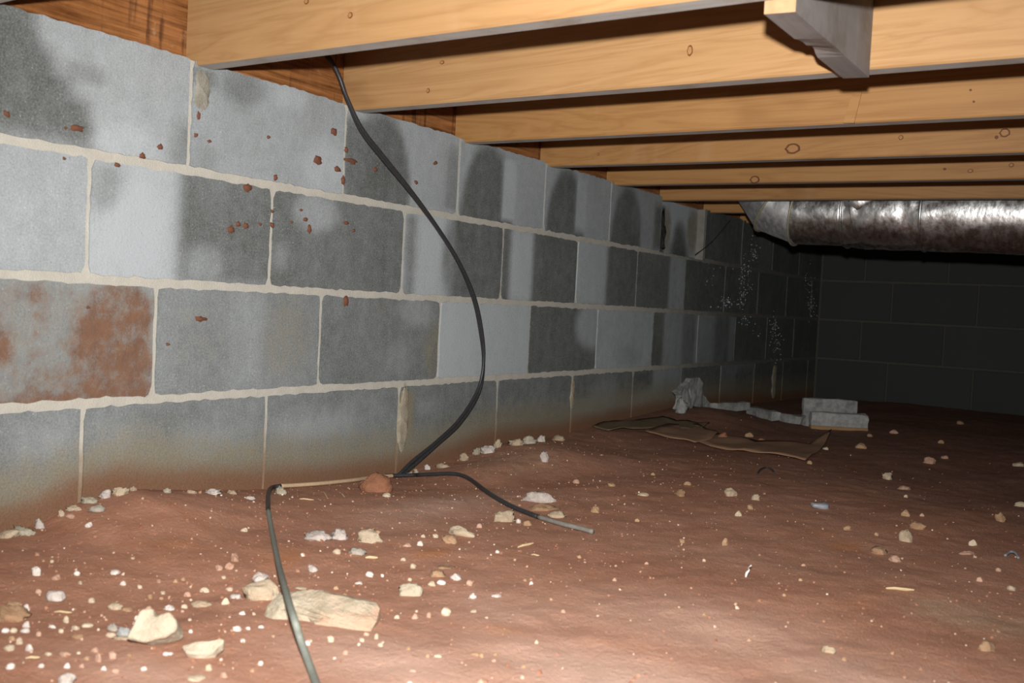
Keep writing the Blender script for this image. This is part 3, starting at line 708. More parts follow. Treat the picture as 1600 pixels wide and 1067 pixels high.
STRAWS = [(0.4727, 1.1029, 0.4856, 1.1164), (0.6119, 1.3207, 0.6189, 1.3571), (0.6542, 1.2957, 0.6703, 1.2932), (0.1402, 1.2829, 0.1582, 1.302), (0.1047, 1.3814, 0.1614, 1.3364), (0.1404, 1.3953, 0.1698, 1.3735), (1.156, 1.4933, 1.1912, 1.5159), (0.3616, 0.664, 0.3815, 0.6744), (0.4895, 0.5558, 0.5002, 0.565)]
CURLS = [[(0.6615, 2.3461), (0.6465, 2.4136), (0.6465, 2.4535), (0.6637, 2.4482), (0.682, 2.4187)], [(1.2723, 1.8843), (1.2776, 1.9116), (1.2865, 1.9038), (1.2937, 1.8815)]]
WHITE_CURL = (0.968, 1.4152)
TWIG = [(0.012, 3.7379, 0.7894), (0.012, 3.6606, 0.7431), (0.012, 3.5728, 0.6947), (0.012, 3.4868, 0.6578), (0.012, 3.4033, 0.6271)]
DROPLETS = [(4.0646, 0.6829, 0.0653, 0.0609, 50), (3.9828, 0.5529, 0.0793, 0.0769, 80), (3.9579, 0.4692, 0.0627, 0.0411, 40), (3.8019, 0.4563, 0.0662, 0.0265, 45), (4.027, 0.3877, 0.0809, 0.0279, 25), (4.4186, 0.3635, 0.0656, 0.0603, 60), (4.4922, 0.2725, 0.0969, 0.0676, 40), (4.9938, 0.469, 0.0921, 0.0831, 70), (4.9322, 0.599, 0.113, 0.0817, 30), (3.6083, 0.5729, 0.0677, 0.0506, 12), (3.7193, 0.4355, 0.0856, 0.0157, 10), (4.1594, 0.3324, 0.1027, 0.0575, 10)]
KNOTS = [(1, 0.7806, 0.8474, 0.0053, 0.0098), (3, 0.7055, 0.8188, 0.019, 0.0133), (3, 0.9564, 0.8318, 0.0056, 0.0059), (3, 1.1712, 0.83, 0.0107, 0.0098), (3, 1.1554, 0.8211, 0.0038, 0.0042), (4, 0.4666, 0.8064, 0.0146, 0.0113), (4, 1.0469, 0.8106, 0.0069, 0.005), (4, 0.9845, 0.8178, 0.0039, 0.0034), (4, 1.1418, 0.822, 0.0059, 0.0057), (0, 0.3778, 0.8449, 0.0048, 0.005), (0, 0.2777, 0.8801, 0.0052, 0.0047), (1, 0.2423, 0.8813, 0.0057, 0.0039), (1, 0.2093, 0.8277, 0.0042, 0.0052), (2, 1.1595, 0.8362, 0.0022, 0.0023), (2, 1.1662, 0.8146, 0.0021, 0.0023), (3, 0.1602, 0.8307, 0.004, 0.0035)]
SLIVER = [(0.9493, 0.8494), (0.9663, 0.848), (0.9555, 0.7891), (0.9346, 0.7904)]
TINTS = [
    (0.1695, 1.9659, 0.1901, 0.2199, 'sand', 0.7),
    (0.4693, 1.7632, 0.0816, 0.1313, 'sand', 0.5),
    (0.3304, 1.4567, 0.0868, 0.1993, 'grey', 0.6),
    (1.2625, 1.4629, 0.0989, 0.0991, 'sand', 0.9),
    (1.3276, 1.4552, 0.0522, 0.1026, 'sand', 0.8),
    (0.9644, 1.9589, 0.0772, 0.0522, 'sand', 0.5),
    (1.0303, 1.7522, 0.0344, 0.0507, 'orange', 0.8),
    (0.9708, 1.8011, 0.0359, 0.0536, 'orange', 0.5),
    (1.2395, 1.1433, 0.03, 0.03, 'orange', 0.9),
    (1.1447, 1.3909, 0.0361, 0.0543, 'orange', 0.5),
    (0.5232, 1.2044, 0.03, 0.0499, 'orange', 0.7),
    (0.2732, 1.6168, 0.0338, 0.1477, 'orange', 0.6),
    (0.3897, 1.0205, 0.0585, 0.0804, 'orange', 0.5),
    (0.2636, 0.9079, 0.115, 0.0994, 'orange', 0.35),
    (0.816, 0.9825, 0.0478, 0.03, 'orange', 0.5),
    (0.8147, 2.6574, 0.0693, 0.1252, 'orange', 0.4),
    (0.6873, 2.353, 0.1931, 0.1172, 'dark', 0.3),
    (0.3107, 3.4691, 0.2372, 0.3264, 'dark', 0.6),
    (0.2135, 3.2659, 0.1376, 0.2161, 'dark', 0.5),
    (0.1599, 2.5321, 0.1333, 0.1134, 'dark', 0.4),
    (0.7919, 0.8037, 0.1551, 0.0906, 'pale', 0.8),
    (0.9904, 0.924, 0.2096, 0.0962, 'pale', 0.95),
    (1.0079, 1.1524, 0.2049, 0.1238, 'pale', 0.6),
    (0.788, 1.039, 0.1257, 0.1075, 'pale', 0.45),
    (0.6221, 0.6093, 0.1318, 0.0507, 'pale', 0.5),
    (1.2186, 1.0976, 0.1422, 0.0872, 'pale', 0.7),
    (0.4229, 1.0152, 0.0384, 0.0601, 'dark', 0.2),
    (0.9113, 1.5264, 0.1596, 0.0837, 'pale', 0.2),
]

CONTACT = [(-1.5, .02), (.6, .012), (.79, .007), (.852, .012), (.894, .029), (.993, .046), (1.09, .033), (1.317, .006),
           (1.577, -.007), (1.731, -.019), (1.929, -.002), (2.097, .019), (2.465, .013), (2.662, .025),
           (3.029, .036), (3.299, .042), (4.393, .008), (5.14, -.007), (6., 0.)]
MOUNDS = [(.16, 1.83, .10, .13, .022), (.22, 2.10, .13, .18, .024), (.10, 2.25, .08, .2, .012), (.18, 3.35, .16, .35, .025),
          (.10, 1.02, .10, .16, .012), (.33, 1.45, .16, .2, .008), (.9, 2.2, .35, .3, .010), (.62, 3.0, .3, .3, .008)]


def contact_z(y):
    for (a, za), (b, zb) in zip(CONTACT, CONTACT[1:]):
        if y <= b:
            t = min(1., max(0., (y - a) / (b - a)))
            return za + (zb - za) * t
    return CONTACT[-1][1]


def ground(x, y):
    """height of the clay floor"""
    z = contact_z(y) * math.exp(-(max(x, 0.) / .20) ** 2)
    for mx, my, sx, sy, h in MOUNDS:
        z += h * math.exp(-((x - mx) / sx) ** 2 - ((y - my) / sy) ** 2)
    f = min(1., max(0., x) / .15)
    z += f * (.004 * math.sin(5.1 * x + 2.3 * y + 1.1 * math.sin(3.7 * y)) + .0025 * math.sin(9.7 * y - 6.1 * x + 1.7 * math.sin(8.3 * x))
              + .0009 * math.sin(23. * x + 17. * y + 2 * math.sin(11. * y)) + .0006 * math.sin(41. * y - 29. * x + 2 * math.sin(19. * x)))
    z += .0004 * math.sin(83. * x + 61. * y + 2 * math.sin(37. * y)) + .0003 * math.sin(127. * y - 97. * x + 2 * math.sin(53. * x))
    return z


# ------------------------------------------------------------------ left wall: blocks in running bond
Z_BED = [.813, .614, .409, .203, -.07]            # tops of the four courses and the foot
HEADS = {1: [1.111, 1.510, 1.916, 2.326, 2.726, 3.115, 3.52], 2: [.92, 1.313, 1.717, 2.129, 2.532, 2.944, 3.35],
         3: [1.055, 1.459, 1.868, 2.283, 2.681, 3.093, 3.50], 4: [.922, 1.319, 1.726, 2.137, 2.542, 2.958, 3.364]}
WALL_END, WALL_START = 5.13, -1.3
RECESS = .034                                     # the filled vent block in the top course stands back


def sstep(a, b, x):
    t = min(1., max(0., (x - a) / (b - a)))
    return t * t * (3 - 2 * t)


def wall_tone(course, idx, y, z):
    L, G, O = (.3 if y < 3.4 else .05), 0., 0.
    for (c, b, kind, y0, y1, z0, z1, ch, val, soft) in STAINS:
        if c != course or b != idx:
            continue
        if kind == 'B':
            L = val
            continue
        if kind == 'R':
            m = sstep(y0 - soft, y0 + soft, y) * sstep(y1 + soft, y1 - soft, y) * sstep(z0 - soft, z0 + soft, z) * sstep(z1 + soft, z1 - soft, z)
        else:
            d = math.hypot((y - (y0 + y1) / 2) / ((y1 - y0) / 2), (z - (z0 + z1) / 2) / ((z1 - z0) / 2))
            m = sstep(1 + soft, 1 - soft, d)
        if ch == 'L':
            L += (val - L) * m
        elif ch == 'G':
            G += (val - G) * m
        else:
            O += (val - O) * m
    h = z - contact_z(y) + .02 * noise.noise(Vector((y * 6, z * 4, 3.1)))
    O = max(O, .85 * sstep(.17, .05, h))
    wet = sstep(3.2, 3.8, y)
    return (max(0., L), G, O, wet)


def wall_foot(y, z):
    """clay washed up on the foot of the wall"""
    return sstep(.085, .0, z - contact_z(y) + .012 * noise.noise(Vector((y * 5, z * 4, 9.))))


def wall_core():
    bm = bmesh.new()
    d = -.0032
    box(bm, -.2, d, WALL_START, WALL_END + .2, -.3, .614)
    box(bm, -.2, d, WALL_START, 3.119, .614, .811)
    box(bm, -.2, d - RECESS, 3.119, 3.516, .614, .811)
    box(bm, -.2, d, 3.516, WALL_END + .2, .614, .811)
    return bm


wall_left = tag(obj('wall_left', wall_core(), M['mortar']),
                'grey concrete block wall in running bond with pale mortar joints along the left', 'wall', kind='structure')


def block(course, idx, y0, y1, z0, z1, x=0., nu=18, nv=9):
    """one concrete block: ragged outline, face just proud of the joints"""
    bm = bmesh.new()
    lay = bm.verts.layers.float_color.new('tone')
    foot = bm.verts.layers.float.new('foot')
    r = random.Random(course * 1000 + idx * 7 + 3)
    ox, oy = r.uniform(0, 50), r.uniform(0, 50)
    tilt = r.uniform(-.001, .001)
    grid = []
    for j in range(nv + 1):
        row = []
        for i in range(nu + 1):
            u, v = i / nu, j / nv
            y, z = y0 + (y1 - y0) * u, z0 + (z1 - z0) * v
            if i in (0, nu) or j in (0, nv):
                y += .0022 * noise.noise(Vector((ox, z * 60, oy + u * 5)))
                z += .0030 * noise.noise(Vector((oy, y * 55, v * 5 + ox))) + .0028 * noise.noise(Vector((oy, y * 150, ox)))
            if i in (0, nu) and j in (0, nv):     # chipped corners
                y += (.006 if i == 0 else -.006) * r.random()
                z += (.004 if j == 0 else -.004) * r.random()
            q = bm.verts.new((x + tilt * (u - .5) + .0005 * noise.noise(Vector((y * 20, z * 20, ox))), y, z))
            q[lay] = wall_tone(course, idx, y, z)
            q[foot] = wall_foot(y, z) if course == 4 else 0.
            row.append(q)
        grid.append(row)
    for j in range(nv):
        for i in range(nu):
            bm.faces.new((grid[j][i], grid[j][i + 1], grid[j + 1][i + 1], grid[j + 1][i]))
    edge = [grid[0][i] for i in range(nu + 1)] + [grid[j][nu] for j in range(1, nv + 1)] + \
           [grid[nv][i] for i in range(nu - 1, -1, -1)] + [grid[j][0] for j in range(nv - 1, 0, -1)]
    back = []
    for q in edge:
        b = bm.verts.new((x - .02, q.co.y, q.co.z))
        b[lay] = q[lay]
        b[foot] = q[foot]
        back.append(b)
    for a in range(len(edge)):
        b = (a + 1) % len(edge)
        bm.faces.new((edge[b], edge[a], back[a], back[b]))
    return obj('block', bm, M['block'], wall_left)


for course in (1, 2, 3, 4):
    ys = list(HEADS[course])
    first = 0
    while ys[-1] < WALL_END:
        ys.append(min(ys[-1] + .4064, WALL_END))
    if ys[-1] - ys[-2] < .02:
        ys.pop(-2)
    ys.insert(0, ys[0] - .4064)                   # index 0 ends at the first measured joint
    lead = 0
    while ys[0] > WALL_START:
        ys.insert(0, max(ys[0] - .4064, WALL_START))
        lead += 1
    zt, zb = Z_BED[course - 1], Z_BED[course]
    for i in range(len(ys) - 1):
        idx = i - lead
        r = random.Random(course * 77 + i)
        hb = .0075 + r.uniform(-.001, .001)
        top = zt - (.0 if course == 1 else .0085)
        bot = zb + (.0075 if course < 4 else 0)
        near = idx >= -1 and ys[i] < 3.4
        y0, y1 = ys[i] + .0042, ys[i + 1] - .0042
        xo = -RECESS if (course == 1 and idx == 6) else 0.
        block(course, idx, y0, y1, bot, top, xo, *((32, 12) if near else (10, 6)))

# clay thrown against the wall, mortar smears on it
for (y, z, hy, hz) in SPLASHES:
    bm = bmesh.new()
    r = random.Random(int(y * 9000 + z * 777))
    c0 = bm.verts.new((.004, 0, 0))
    n = 13
    ph = [r.uniform(.6, 1.15) for _ in range(n)]
    mid_ = [bm.verts.new((.0032, math.cos(6.283 * k / n) * hy * ph[k] * .6, math.sin(6.283 * k / n) * hz * ph[k] * .6)) for k in range(n)]
    rim = [bm.verts.new((-.001, math.cos(6.283 * k / n) * hy * ph[k] * 1.1, math.sin(6.283 * k / n) * hz * ph[k] * 1.1)) for k in range(n)]
    for k in range(n):
        j = (k + 1) % n
        bm.faces.new((c0, mid_[k], mid_[j]))
        bm.faces.new((mid_[k], rim[k], rim[j], mid_[j]))
    s = obj('clay_splash', bm, M['splash'], wall_left, True)
    s.location = (.0005, y, z)


def smear(y, z, hy, hz, seed, mat):
    bm = bmesh.new()
    r = random.Random(seed)
    nu, nv = 8, 10
    g = []
    for j in range(nv + 1):
        row = []
        for i in range(nu + 1):
            u, v = i / nu * 2 - 1, j / nv * 2 - 1
            w = (1 + .6 * noise.noise(Vector((seed, v * 2.6, u)))) * math.sqrt(max(.06, 1 - abs(v) ** 3))
            e = max(abs(u), abs(v))
            x = .0035 * (1 - e ** 3) + .002 * noise.noise(Vector((u * 3, v * 4, seed))) - (.002 if e > .99 else 0)
            row.append(bm.verts.new((x, u * hy * w * (1 - .25 * v * v), v * hz * (1 + .15 * noise.noise(Vector((u * 2, seed, v)))))))
        g.append(row)
    for j in range(nv):
        for i in range(nu):
            bm.faces.new((g[j][i], g[j][i + 1], g[j + 1][i + 1], g[j + 1][i]))
    s = obj('mortar_smear', bm, mat, wall_left, True)
    s.location = (0, y, z)
    return s


smear(1.135, .762, .020, .040, 3, M['smear_grey'])
smear(1.745, .115, .020, .085, 5, M['smear'])
smear(2.545, .135, .014, .050, 8, M['smear'])
smear(4.46, .10, .035, .09, 11, M['smear'])

# beads of water on the damp blocks towards the far corner
bm = bmesh.new()
r = random.Random(5)
for (y, z, sy, sz, n) in DROPLETS:
    for _ in range(int(n * .8)):
        yy, zz, rad = y + r.gauss(0, .5) * sy, z + r.gauss(0, .55) * sz, r.uniform(.0007, .0024)
        if zz > .8 or yy > 5.1:
            continue
        c0 = bm.verts.new((rad * .9, yy, zz))
        ring = [bm.verts.new((0, yy + math.cos(a * 1.0472) * rad, zz + math.sin(a * 1.0472) * rad * 1.3)) for a in range(6)]
        for a in range(6):
            bm.faces.new((c0, ring[a], ring[(a + 1) % 6]))
drops = obj('water_beads', bm, M['drop'], wall_left)
drops['kind'] = 'stuff'

# ------------------------------------------------------------------ far wall
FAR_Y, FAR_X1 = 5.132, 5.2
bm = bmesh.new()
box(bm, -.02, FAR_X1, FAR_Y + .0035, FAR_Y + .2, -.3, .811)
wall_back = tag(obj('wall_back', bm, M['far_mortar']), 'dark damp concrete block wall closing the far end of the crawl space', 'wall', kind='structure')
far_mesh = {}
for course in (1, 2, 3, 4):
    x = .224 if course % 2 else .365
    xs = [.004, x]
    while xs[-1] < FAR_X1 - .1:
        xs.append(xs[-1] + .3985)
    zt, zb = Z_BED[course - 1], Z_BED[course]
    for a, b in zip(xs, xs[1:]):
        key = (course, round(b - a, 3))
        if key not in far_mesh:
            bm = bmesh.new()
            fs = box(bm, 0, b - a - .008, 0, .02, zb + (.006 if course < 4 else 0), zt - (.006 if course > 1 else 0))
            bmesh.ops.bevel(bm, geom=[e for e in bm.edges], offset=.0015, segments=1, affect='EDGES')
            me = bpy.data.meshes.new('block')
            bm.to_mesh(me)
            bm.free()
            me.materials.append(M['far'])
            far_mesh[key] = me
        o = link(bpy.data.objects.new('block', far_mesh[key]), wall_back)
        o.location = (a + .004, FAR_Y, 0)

# ------------------------------------------------------------------ floor of red clay
TCH = {'sand': 0, 'orange': 1, 'dark': 2, 'pale': 3}


def axis(a, b, pieces):
    out = [a]
    for end, step in pieces:
        while out[-1] < end - 1e-6:
            out.append(min(end, out[-1] + step))
    return out


xs = axis(-.02, FAR_X1, ((1.6, .0105), (2.4, .03), (FAR_X1, .12)))
ys = axis(-1.3, 5.14, ((.3, .06), (2.6, .0115), (3.8, .018), (5.14, .035)))
bm = bmesh.new()
lay = bm.verts.layers.float_color.new('tint')
rows = []
for y in ys:
    row = []
    for x in xs:
        z = ground(x, y)
        z += .0014 * noise.noise(Vector((x * 28, y * 28, 0))) + .0012 * noise.noise(Vector((x * 65, y * 65, 4)))
        v = bm.verts.new((x, y, z))
        t = [0., 0., 0., 0.]
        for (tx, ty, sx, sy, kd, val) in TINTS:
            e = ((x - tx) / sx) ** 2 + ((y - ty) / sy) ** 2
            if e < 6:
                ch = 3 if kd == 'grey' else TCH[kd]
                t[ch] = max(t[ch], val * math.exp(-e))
        t[2] = max(t[2], 1.1 * sstep(1.9, 3.6, y + .35 * x))  # clay colour darkens with distance, painting in the fall-off of the flash
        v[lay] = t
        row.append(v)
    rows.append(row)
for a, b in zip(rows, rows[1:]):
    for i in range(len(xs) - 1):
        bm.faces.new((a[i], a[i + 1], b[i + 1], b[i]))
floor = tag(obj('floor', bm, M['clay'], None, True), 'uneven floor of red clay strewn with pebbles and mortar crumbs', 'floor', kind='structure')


def on_ground(x, y):
    return ground(x, y) + .0014 * noise.noise(Vector((x * 28, y * 28, 0))) + .0012 * noise.noise(Vector((x * 65, y * 65, 4)))


# ------------------------------------------------------------------ joists, rim board, deck
J0, JSP, JT, JH, JX1 = 1.1199, .4064, .038, .235, 5.2
ORD = ['joist', 'nearest pine joist spanning the top of the view, cable passing behind it', 'second pine joist, carrying the grey blocking board on its face',
       'third pine joist, with pale drip streaks and a diagonal split', 'fourth pine joist, with a large oval knot right of centre',
       'fifth pine joist, with a small round knot above the silver duct', 'sixth pine joist, running just in front of the silver duct',
       'seventh pine joist, showing only beside the duct elbow', 'eighth pine joist, between the duct and the far wall',
       'ninth pine joist, next but one to the far wall', 'last pine joist, against the far wall']


def joist(i):
    """board on edge with lightly rounded arrises, weathered grey underneath"""
    bm = bmesh.new()
    y0 = 0.
    n = 26
    rb = .003
    prof = [(y0 + rb, 0), (y0 + JT - rb, 0), (y0 + JT, rb), (y0 + JT, JH), (y0, JH), (y0, rb)]
    rings = []
    r = random.Random(i + 50)
    for k in range(n + 1):
        x = -.03 + (JX1 + .03) * k / n
        wob = .0012 * noise.noise(Vector((x * 1.7, i * 3.3, 0)))
        rings.append([bm.verts.new((x, a + wob - .01 * x, b - .0145 * x + wob)) for a, b in prof])
    for a, b in zip(rings, rings[1:]):
        for k in range(6):
            f = bm.faces.new((a[k], b[k], b[(k + 1) % 6], a[(k + 1) % 6]))
            f.material_index = 1 if k in (0, 1) else 0
    bm.faces.new(rings[0])
    bm.faces.new(rings[-1][::-1])
    bmesh.ops.recalc_face_normals(bm, faces=bm.faces)
    o = obj('floor_joist', bm, [M['pine_pale'] if i in (0, 1) else M['pine'], M['grey_wood']])
    o.location = (0, J0 + i * JSP, .8035)
    return o


JO = {}
for i in range(-3, 10):
    JO[i] = joist(i)
    if i < 0:
        lab = {-1: 'pine joist at the top left corner of the wall, only its lower edge in view',
               -2: 'pine joist above the camera', -3: 'pine joist behind the camera'}[i]
    else:
        lab = ORD[min(i + 1, 10)]
    tag(JO[i], lab, 'joist', 'floor joists overhead')
for (i, x, z, hx, hz) in KNOTS:
    j = JO[i]
    for nm, s, mt, dy in (('knot', 1.0, M['knot'], -.0006), ('knot_heart', .72, M['knot_core'], -.0010)):
        bm = bmesh.new()
        n = 14
        rim = [bm.verts.new((math.cos(6.283 * k / n) * hx * s * (1 + .12 * math.sin(3 * k)), .0012, math.sin(6.283 * k / n) * hz * s)) for k in range(n)]
        top = [bm.verts.new((q.co.x * .94, 0, q.co.z * .94)) for q in rim]
        bm.faces.new(top)
        for k in range(n):
            bm.faces.new((top[k], rim[k], rim[(k + 1) % n], top[(k + 1) % n]))
        bmesh.ops.recalc_face_normals(bm, faces=bm.faces)
        o = obj('knot', bm, mt, j)
        o.location = (x, dy - .01 * x - .0004, z - .8035)
        if hx < .004:
            break
# the split on the third joist
bm = bmesh.new()
f0 = [bm.verts.new((x, -.0035 - .01 * x, z - .8035)) for x, z in SLIVER]
f1 = [bm.verts.new((x, .004 - .01 * x, z - .8035)) for x, z in SLIVER]
bm.faces.new(f0)
for k in range(4):
    bm.faces.new((f0[k], f1[k], f1[(k + 1) % 4], f0[(k + 1) % 4]))
bmesh.ops.recalc_face_normals(bm, faces=bm.faces)
obj('sliver', bm, M['pine'], JO[2])

# wet rim board standing on the wall behind the joist ends
bm = bmesh.new()
box(bm, -.07, -.0315, WALL_START, WALL_END + .1, .8115, 1.04)
tag(obj('rim_board', bm, M['wet']), 'wet reddish brown rim board standing on the block wall behind the joist ends', 'board')

# blocking board between the first two joists, chewed along its lower edge
bm = bmesh.new()
BX0, BX1, BY0, BY1, BZ = 1.040, 1.079, J0 + JT + .001 - .0105, J0 + JSP - .0105 - .001, .771
n = 24
L_, R_, TL, TR = [], [], [], []
r = random.Random(4)
for k in range(n + 1):
    t = k / n
    y = BY0 + (BY1 - BY0) * t
    chew = 0.
    if .34 < t < .62:
        chew = .0045 * max(0, math.sin((t - .34) / .28 * math.pi)) ** .5 * (.5 + .9 * r.random())
    z = BZ + .004 * t
    L_.append(bm.verts.new((BX0 + chew * .7, y, z + .002 + chew)))
    R_.append(bm.verts.new((BX1 - .0003 * r.random(), y, z + chew * .15)))
    TL.append(bm.verts.new((BX0, y, 1.02)))
    TR.append(bm.verts.new((BX1, y, 1.02)))
for k in range(n):
    for a, b in ((L_, R_), (R_, TR), (TR, TL), (TL, L_)):
        f = bm.faces.new((a[k], a[k + 1], b[k + 1], b[k]))
        f.material_index = 0
f = bm.faces.new((L_[0], R_[0], TR[0], TL[0]))
f.material_index = 1
bm.faces.new((L_[n], TL[n], TR[n], R_[n]))
bmesh.ops.recalc_face_normals(bm, faces=bm.faces)
tag(obj('blocking_board', bm, [M['grey_block'], M['pine_end']]), 'short grey weathered blocking board with a chewed lower edge between two joists', 'board')

bm = bmesh.new()
box(bm, -.2, JX1, WALL_START, WALL_END + .2, 1.042, 1.07)
tag(obj('ceiling', bm, M['deck']), 'wooden floor deck lying on top of the joists', 'ceiling', kind='structure')

# ------------------------------------------------------------------ foil covered duct
DY = 3.375
DR_ = .122
duct = empty('air_duct', (1.2, DY, .66))
tag(duct, 'silver foil wrapped round air duct with an elbow turning up at its left end', 'duct')


def duct_z(x):
    return .786 - .030 * (x - .41)


def duct_piece(name, path, rad, mat, seg=40, wr=.003, n=10, d0=None, d1=None):
    """a length of jacket along a straight or mitred axis, slightly crumpled"""
    P = [Vector(q) for q in path]
    bm = bmesh.new()
    rings = []
    dirs = [(b - a).normalized() for a, b in zip(P, P[1:])]
    for i, q in enumerate(P):
        if i == 0:
            d = d0 or dirs[0]
        elif i == len(P) - 1:
            d = d1 or dirs[-1]
        else:
            d = (dirs[i - 1] + dirs[i]).normalized()
        rings.append((q, d))
    last = None
    allr = []
    for (q, d) in rings:
        s = Vector((0, 1, 0))
        u = s.cross(d).normalized() / max(.5, d.dot(dirs[0]))      # mitred ends are ellipses
        allr.append((q, s, u))
    full = []
    for (a, b) in zip(allr, allr[1:]):
        for k in range(n):
            t = k / n
            full.append((a[0].lerp(b[0], t), a[1], a[2].lerp(b[2], t)))
    full.append(allr[-1])
    vr = []
    for (q, s, u) in full:
        ring = []
        for k in range(seg):
            a = 6.28318 * k / seg
            w = wr * (noise.noise(Vector((q.x * 14, math.cos(a) * 2.2, math.sin(a) * 2.2))) + .6 * noise.noise(Vector((q.x * 38, math.cos(a) * 5, math.sin(a) * 5))))
            ring.append(bm.verts.new(q + (s * math.cos(a) + u * math.sin(a)) * (rad + w) - Vector(duct.location)))
        vr.append(ring)
    for a, b in zip(vr, vr[1:]):
        for k in range(seg):
            bm.faces.new((a[k], a[(k + 1) % seg], b[(k + 1) % seg], b[k]))
    bmesh.ops.recalc_face_normals(bm, faces=bm.faces)
    return obj(name, bm, mat, duct, True)


def dp(x):
    return (x, DY, duct_z(x))


S1, S2, S3, S4 = dp(.415), (.335, DY, .815), (.285, DY, .885), (.275, DY, 1.041)
duct_piece('duct_section', (dp(.59), dp(.408)), DR_ - .003, M['foil'], n=14)
duct_piece('duct_section', (dp(.84), dp(.575)), DR_ + .002, M['foil'], wr=.006, n=24)
duct_piece('duct_section', (dp(3.6), dp(.825)), DR_ + .004, M['foil'], wr=.0035, n=120)
SV = [Vector(q) for q in (dp(.6), S1, S2, S3, S4)]
SD = [(b - a).normalized() for a, b in zip(SV, SV[1:])]
MIT = [(a + b).normalized() for a, b in zip(SD, SD[1:])]
duct_piece('elbow_gore', (S1, S2), DR_ - .004, M['foil_dull'], wr=.004, n=8, d0=MIT[0], d1=MIT[1])
duct_piece('elbow_gore', (S2, S3), DR_ - .004, M['foil_dull'], wr=.004, n=8, d0=MIT[1], d1=MIT[2])
duct_piece('elbow_gore', (S3, S4), DR_ - .004, M['foil_dull'], wr=.004, n=8, d0=MIT[2])


def hoop(q, d, rad, rr, mat, name, stretch=1.):
    bm = bmesh.new()
    s = Vector((0, 1, 0))
    u = s.cross(Vector(d).normalized()).normalized() * stretch
    pts = [Vector(q) + (s * math.cos(a) + u * math.sin(a) * 1.0) * rad - Vector(duct.location) for a in (6.28318 * k / 40 for k in range(41))]
    tube(bm, pts, rr, 8, False)
    return obj(name, bm, mat, duct, True)


hoop(S1, MIT[0], DR_ + .0005, .0042, M['tape'], 'seam_band', 1 / MIT[0].dot(SD[0]))
hoop(S2, MIT[1], DR_ - .002, .0042, M['tape'], 'seam_band', 1 / MIT[1].dot(SD[1]))
hoop(dp(.583), (-1, 0, .03), DR_ + .001, .005, M['foil'], 'seam_band')
hoop(dp(.832), (-1, 0, .03), DR_ + .0035, .005, M['foil'], 'seam_band')
# loose flap of jacket and the hanger wire
bm = bmesh.new()
g = []
for j in range(9):
    row = []
    for i in range(9):
        u, v = i / 8, j / 8
        a = math.radians(178 + 52 * v)
        rad = DR_ + .006 + .011 * math.sin(u * 3.1) * math.sin(v * 3.1) + .005 * noise.noise(Vector((u * 5, v * 5, 2)))
        x = .580 + .13 * u * (1 - .55 * v)
        row.append(bm.verts.new(Vector((x, DY + math.cos(a) * rad, duct_z(x) + .06 + math.sin(a) * rad - .0)) - Vector(duct.location)))
    g.append(row)
for j in range(8):
    for i in range(8):
        bm.faces.new((g[j][i], g[j][i + 1], g[j + 1][i + 1], g[j + 1][i]))
obj('foil_flap', bm, M['foil'], duct, True)
bm = bmesh.new()
pts = [Vector((.585 + .06 * t, DY + math.cos(a) * (DR_ + .012), duct_z(.6) + math.sin(a) * (DR_ + .012))) - Vector(duct.location)
       for t, a in ((k / 12, math.radians(110 + 150 * k / 12)) for k in range(13))]
tube(bm, pts, .0011, 6)
obj('hanger_wire', bm, M['wire'], duct)

# ------------------------------------------------------------------ cables
def cable(name, segs, r, label):
    root = empty(name, segs[0][1][-1])
    for nm, pts, mt in segs:
        bm = bmesh.new()
        tube(bm, [Vector(q) - root.location for q in catmull(pts, 6)], r, 12)
        obj(nm, bm, mt, root, True)
    return tag(root, label, 'cable')


c1 = [Vector(q) for q in CABLE_WALL]
cf = [(q[0] + .004, q[1], q[2]) for q in CABLE_FRONT]
cable('coax_cable', [('hanging_length', CABLE_WALL + [cf[0]], M['cable']),
                     ('buried_length', [cf[0]] + cf[1:6], M['cable_tan']),
                     ('bend', cf[5:9], M['cable']), ('ground_length', cf[8:], M['cable_grey'])], .0042,
      'long cable hanging down the block wall, bending at the ground and running towards the viewer')
off = []
for k, q in enumerate(CABLE_WALL):
    t = k / (len(CABLE_WALL) - 1)
    off.append((q[0] - .004 + .002 * math.sin(k), q[1] + .0065 - .003 * math.sin(k * 1.3), q[2] - .003 - .006 * t))
ce = list(CABLE_END)
cable('coax_cable', [('hanging_length', off[:-1] + [ce[0], ce[1]], M['cable']), ('fold', ce[1:5], M['cable']),
                     ('ground_length', ce[4:11], M['cable']), ('dusty_end', ce[10:], M['cable_dust'])], .0045,
      'black cable folded back at the wall foot and ending on the clay to the right')

# ------------------------------------------------------------------ stones
PEB = []
for s in range(9):
    bm = rock_bm(100 + s, 2, .35, .8, 3 + s % 3, .06)
    me = bpy.data.meshes.new('pebble')
    bm.to_mesh(me)
    bm.free()
    PEB.append(me)
PEB_M = {}


def peb_mesh(k, mat):
    if (k, mat) not in PEB_M:
        me = PEB[k].copy()
        me.materials.append(M['small_' + mat])
        PEB_M[(k, mat)] = me
    return PEB_M[(k, mat)]


VIEW_ROT = math.atan2(CAM_R[1], CAM_R[0])


def lump(name, x, y, w, h, mat, label, cat='stone', group=None, seed=1, sub=3, depth=.75, rot=0., sink=.12, rough=.4, fine=.10, cuts=4, ground_z=None):
    bm = rock_bm(seed, sub, rough, .8, cuts, fine)
    H = h / (1 - sink)
    for v in bm.verts:
        v.co = Vector((v.co.x * w, v.co.y * w * depth, v.co.z * H))
    o = obj(name, bm, M[mat], None, sub >= 3)
    z = on_ground(x, y) if ground_z is None else ground_z
    o.location = (x, y, z - sink * H)
    o.rotation_euler = (0, 0, VIEW_ROT + rot)
    return tag(o, label, cat, group)


def R(k):
    return ROCKS[k]


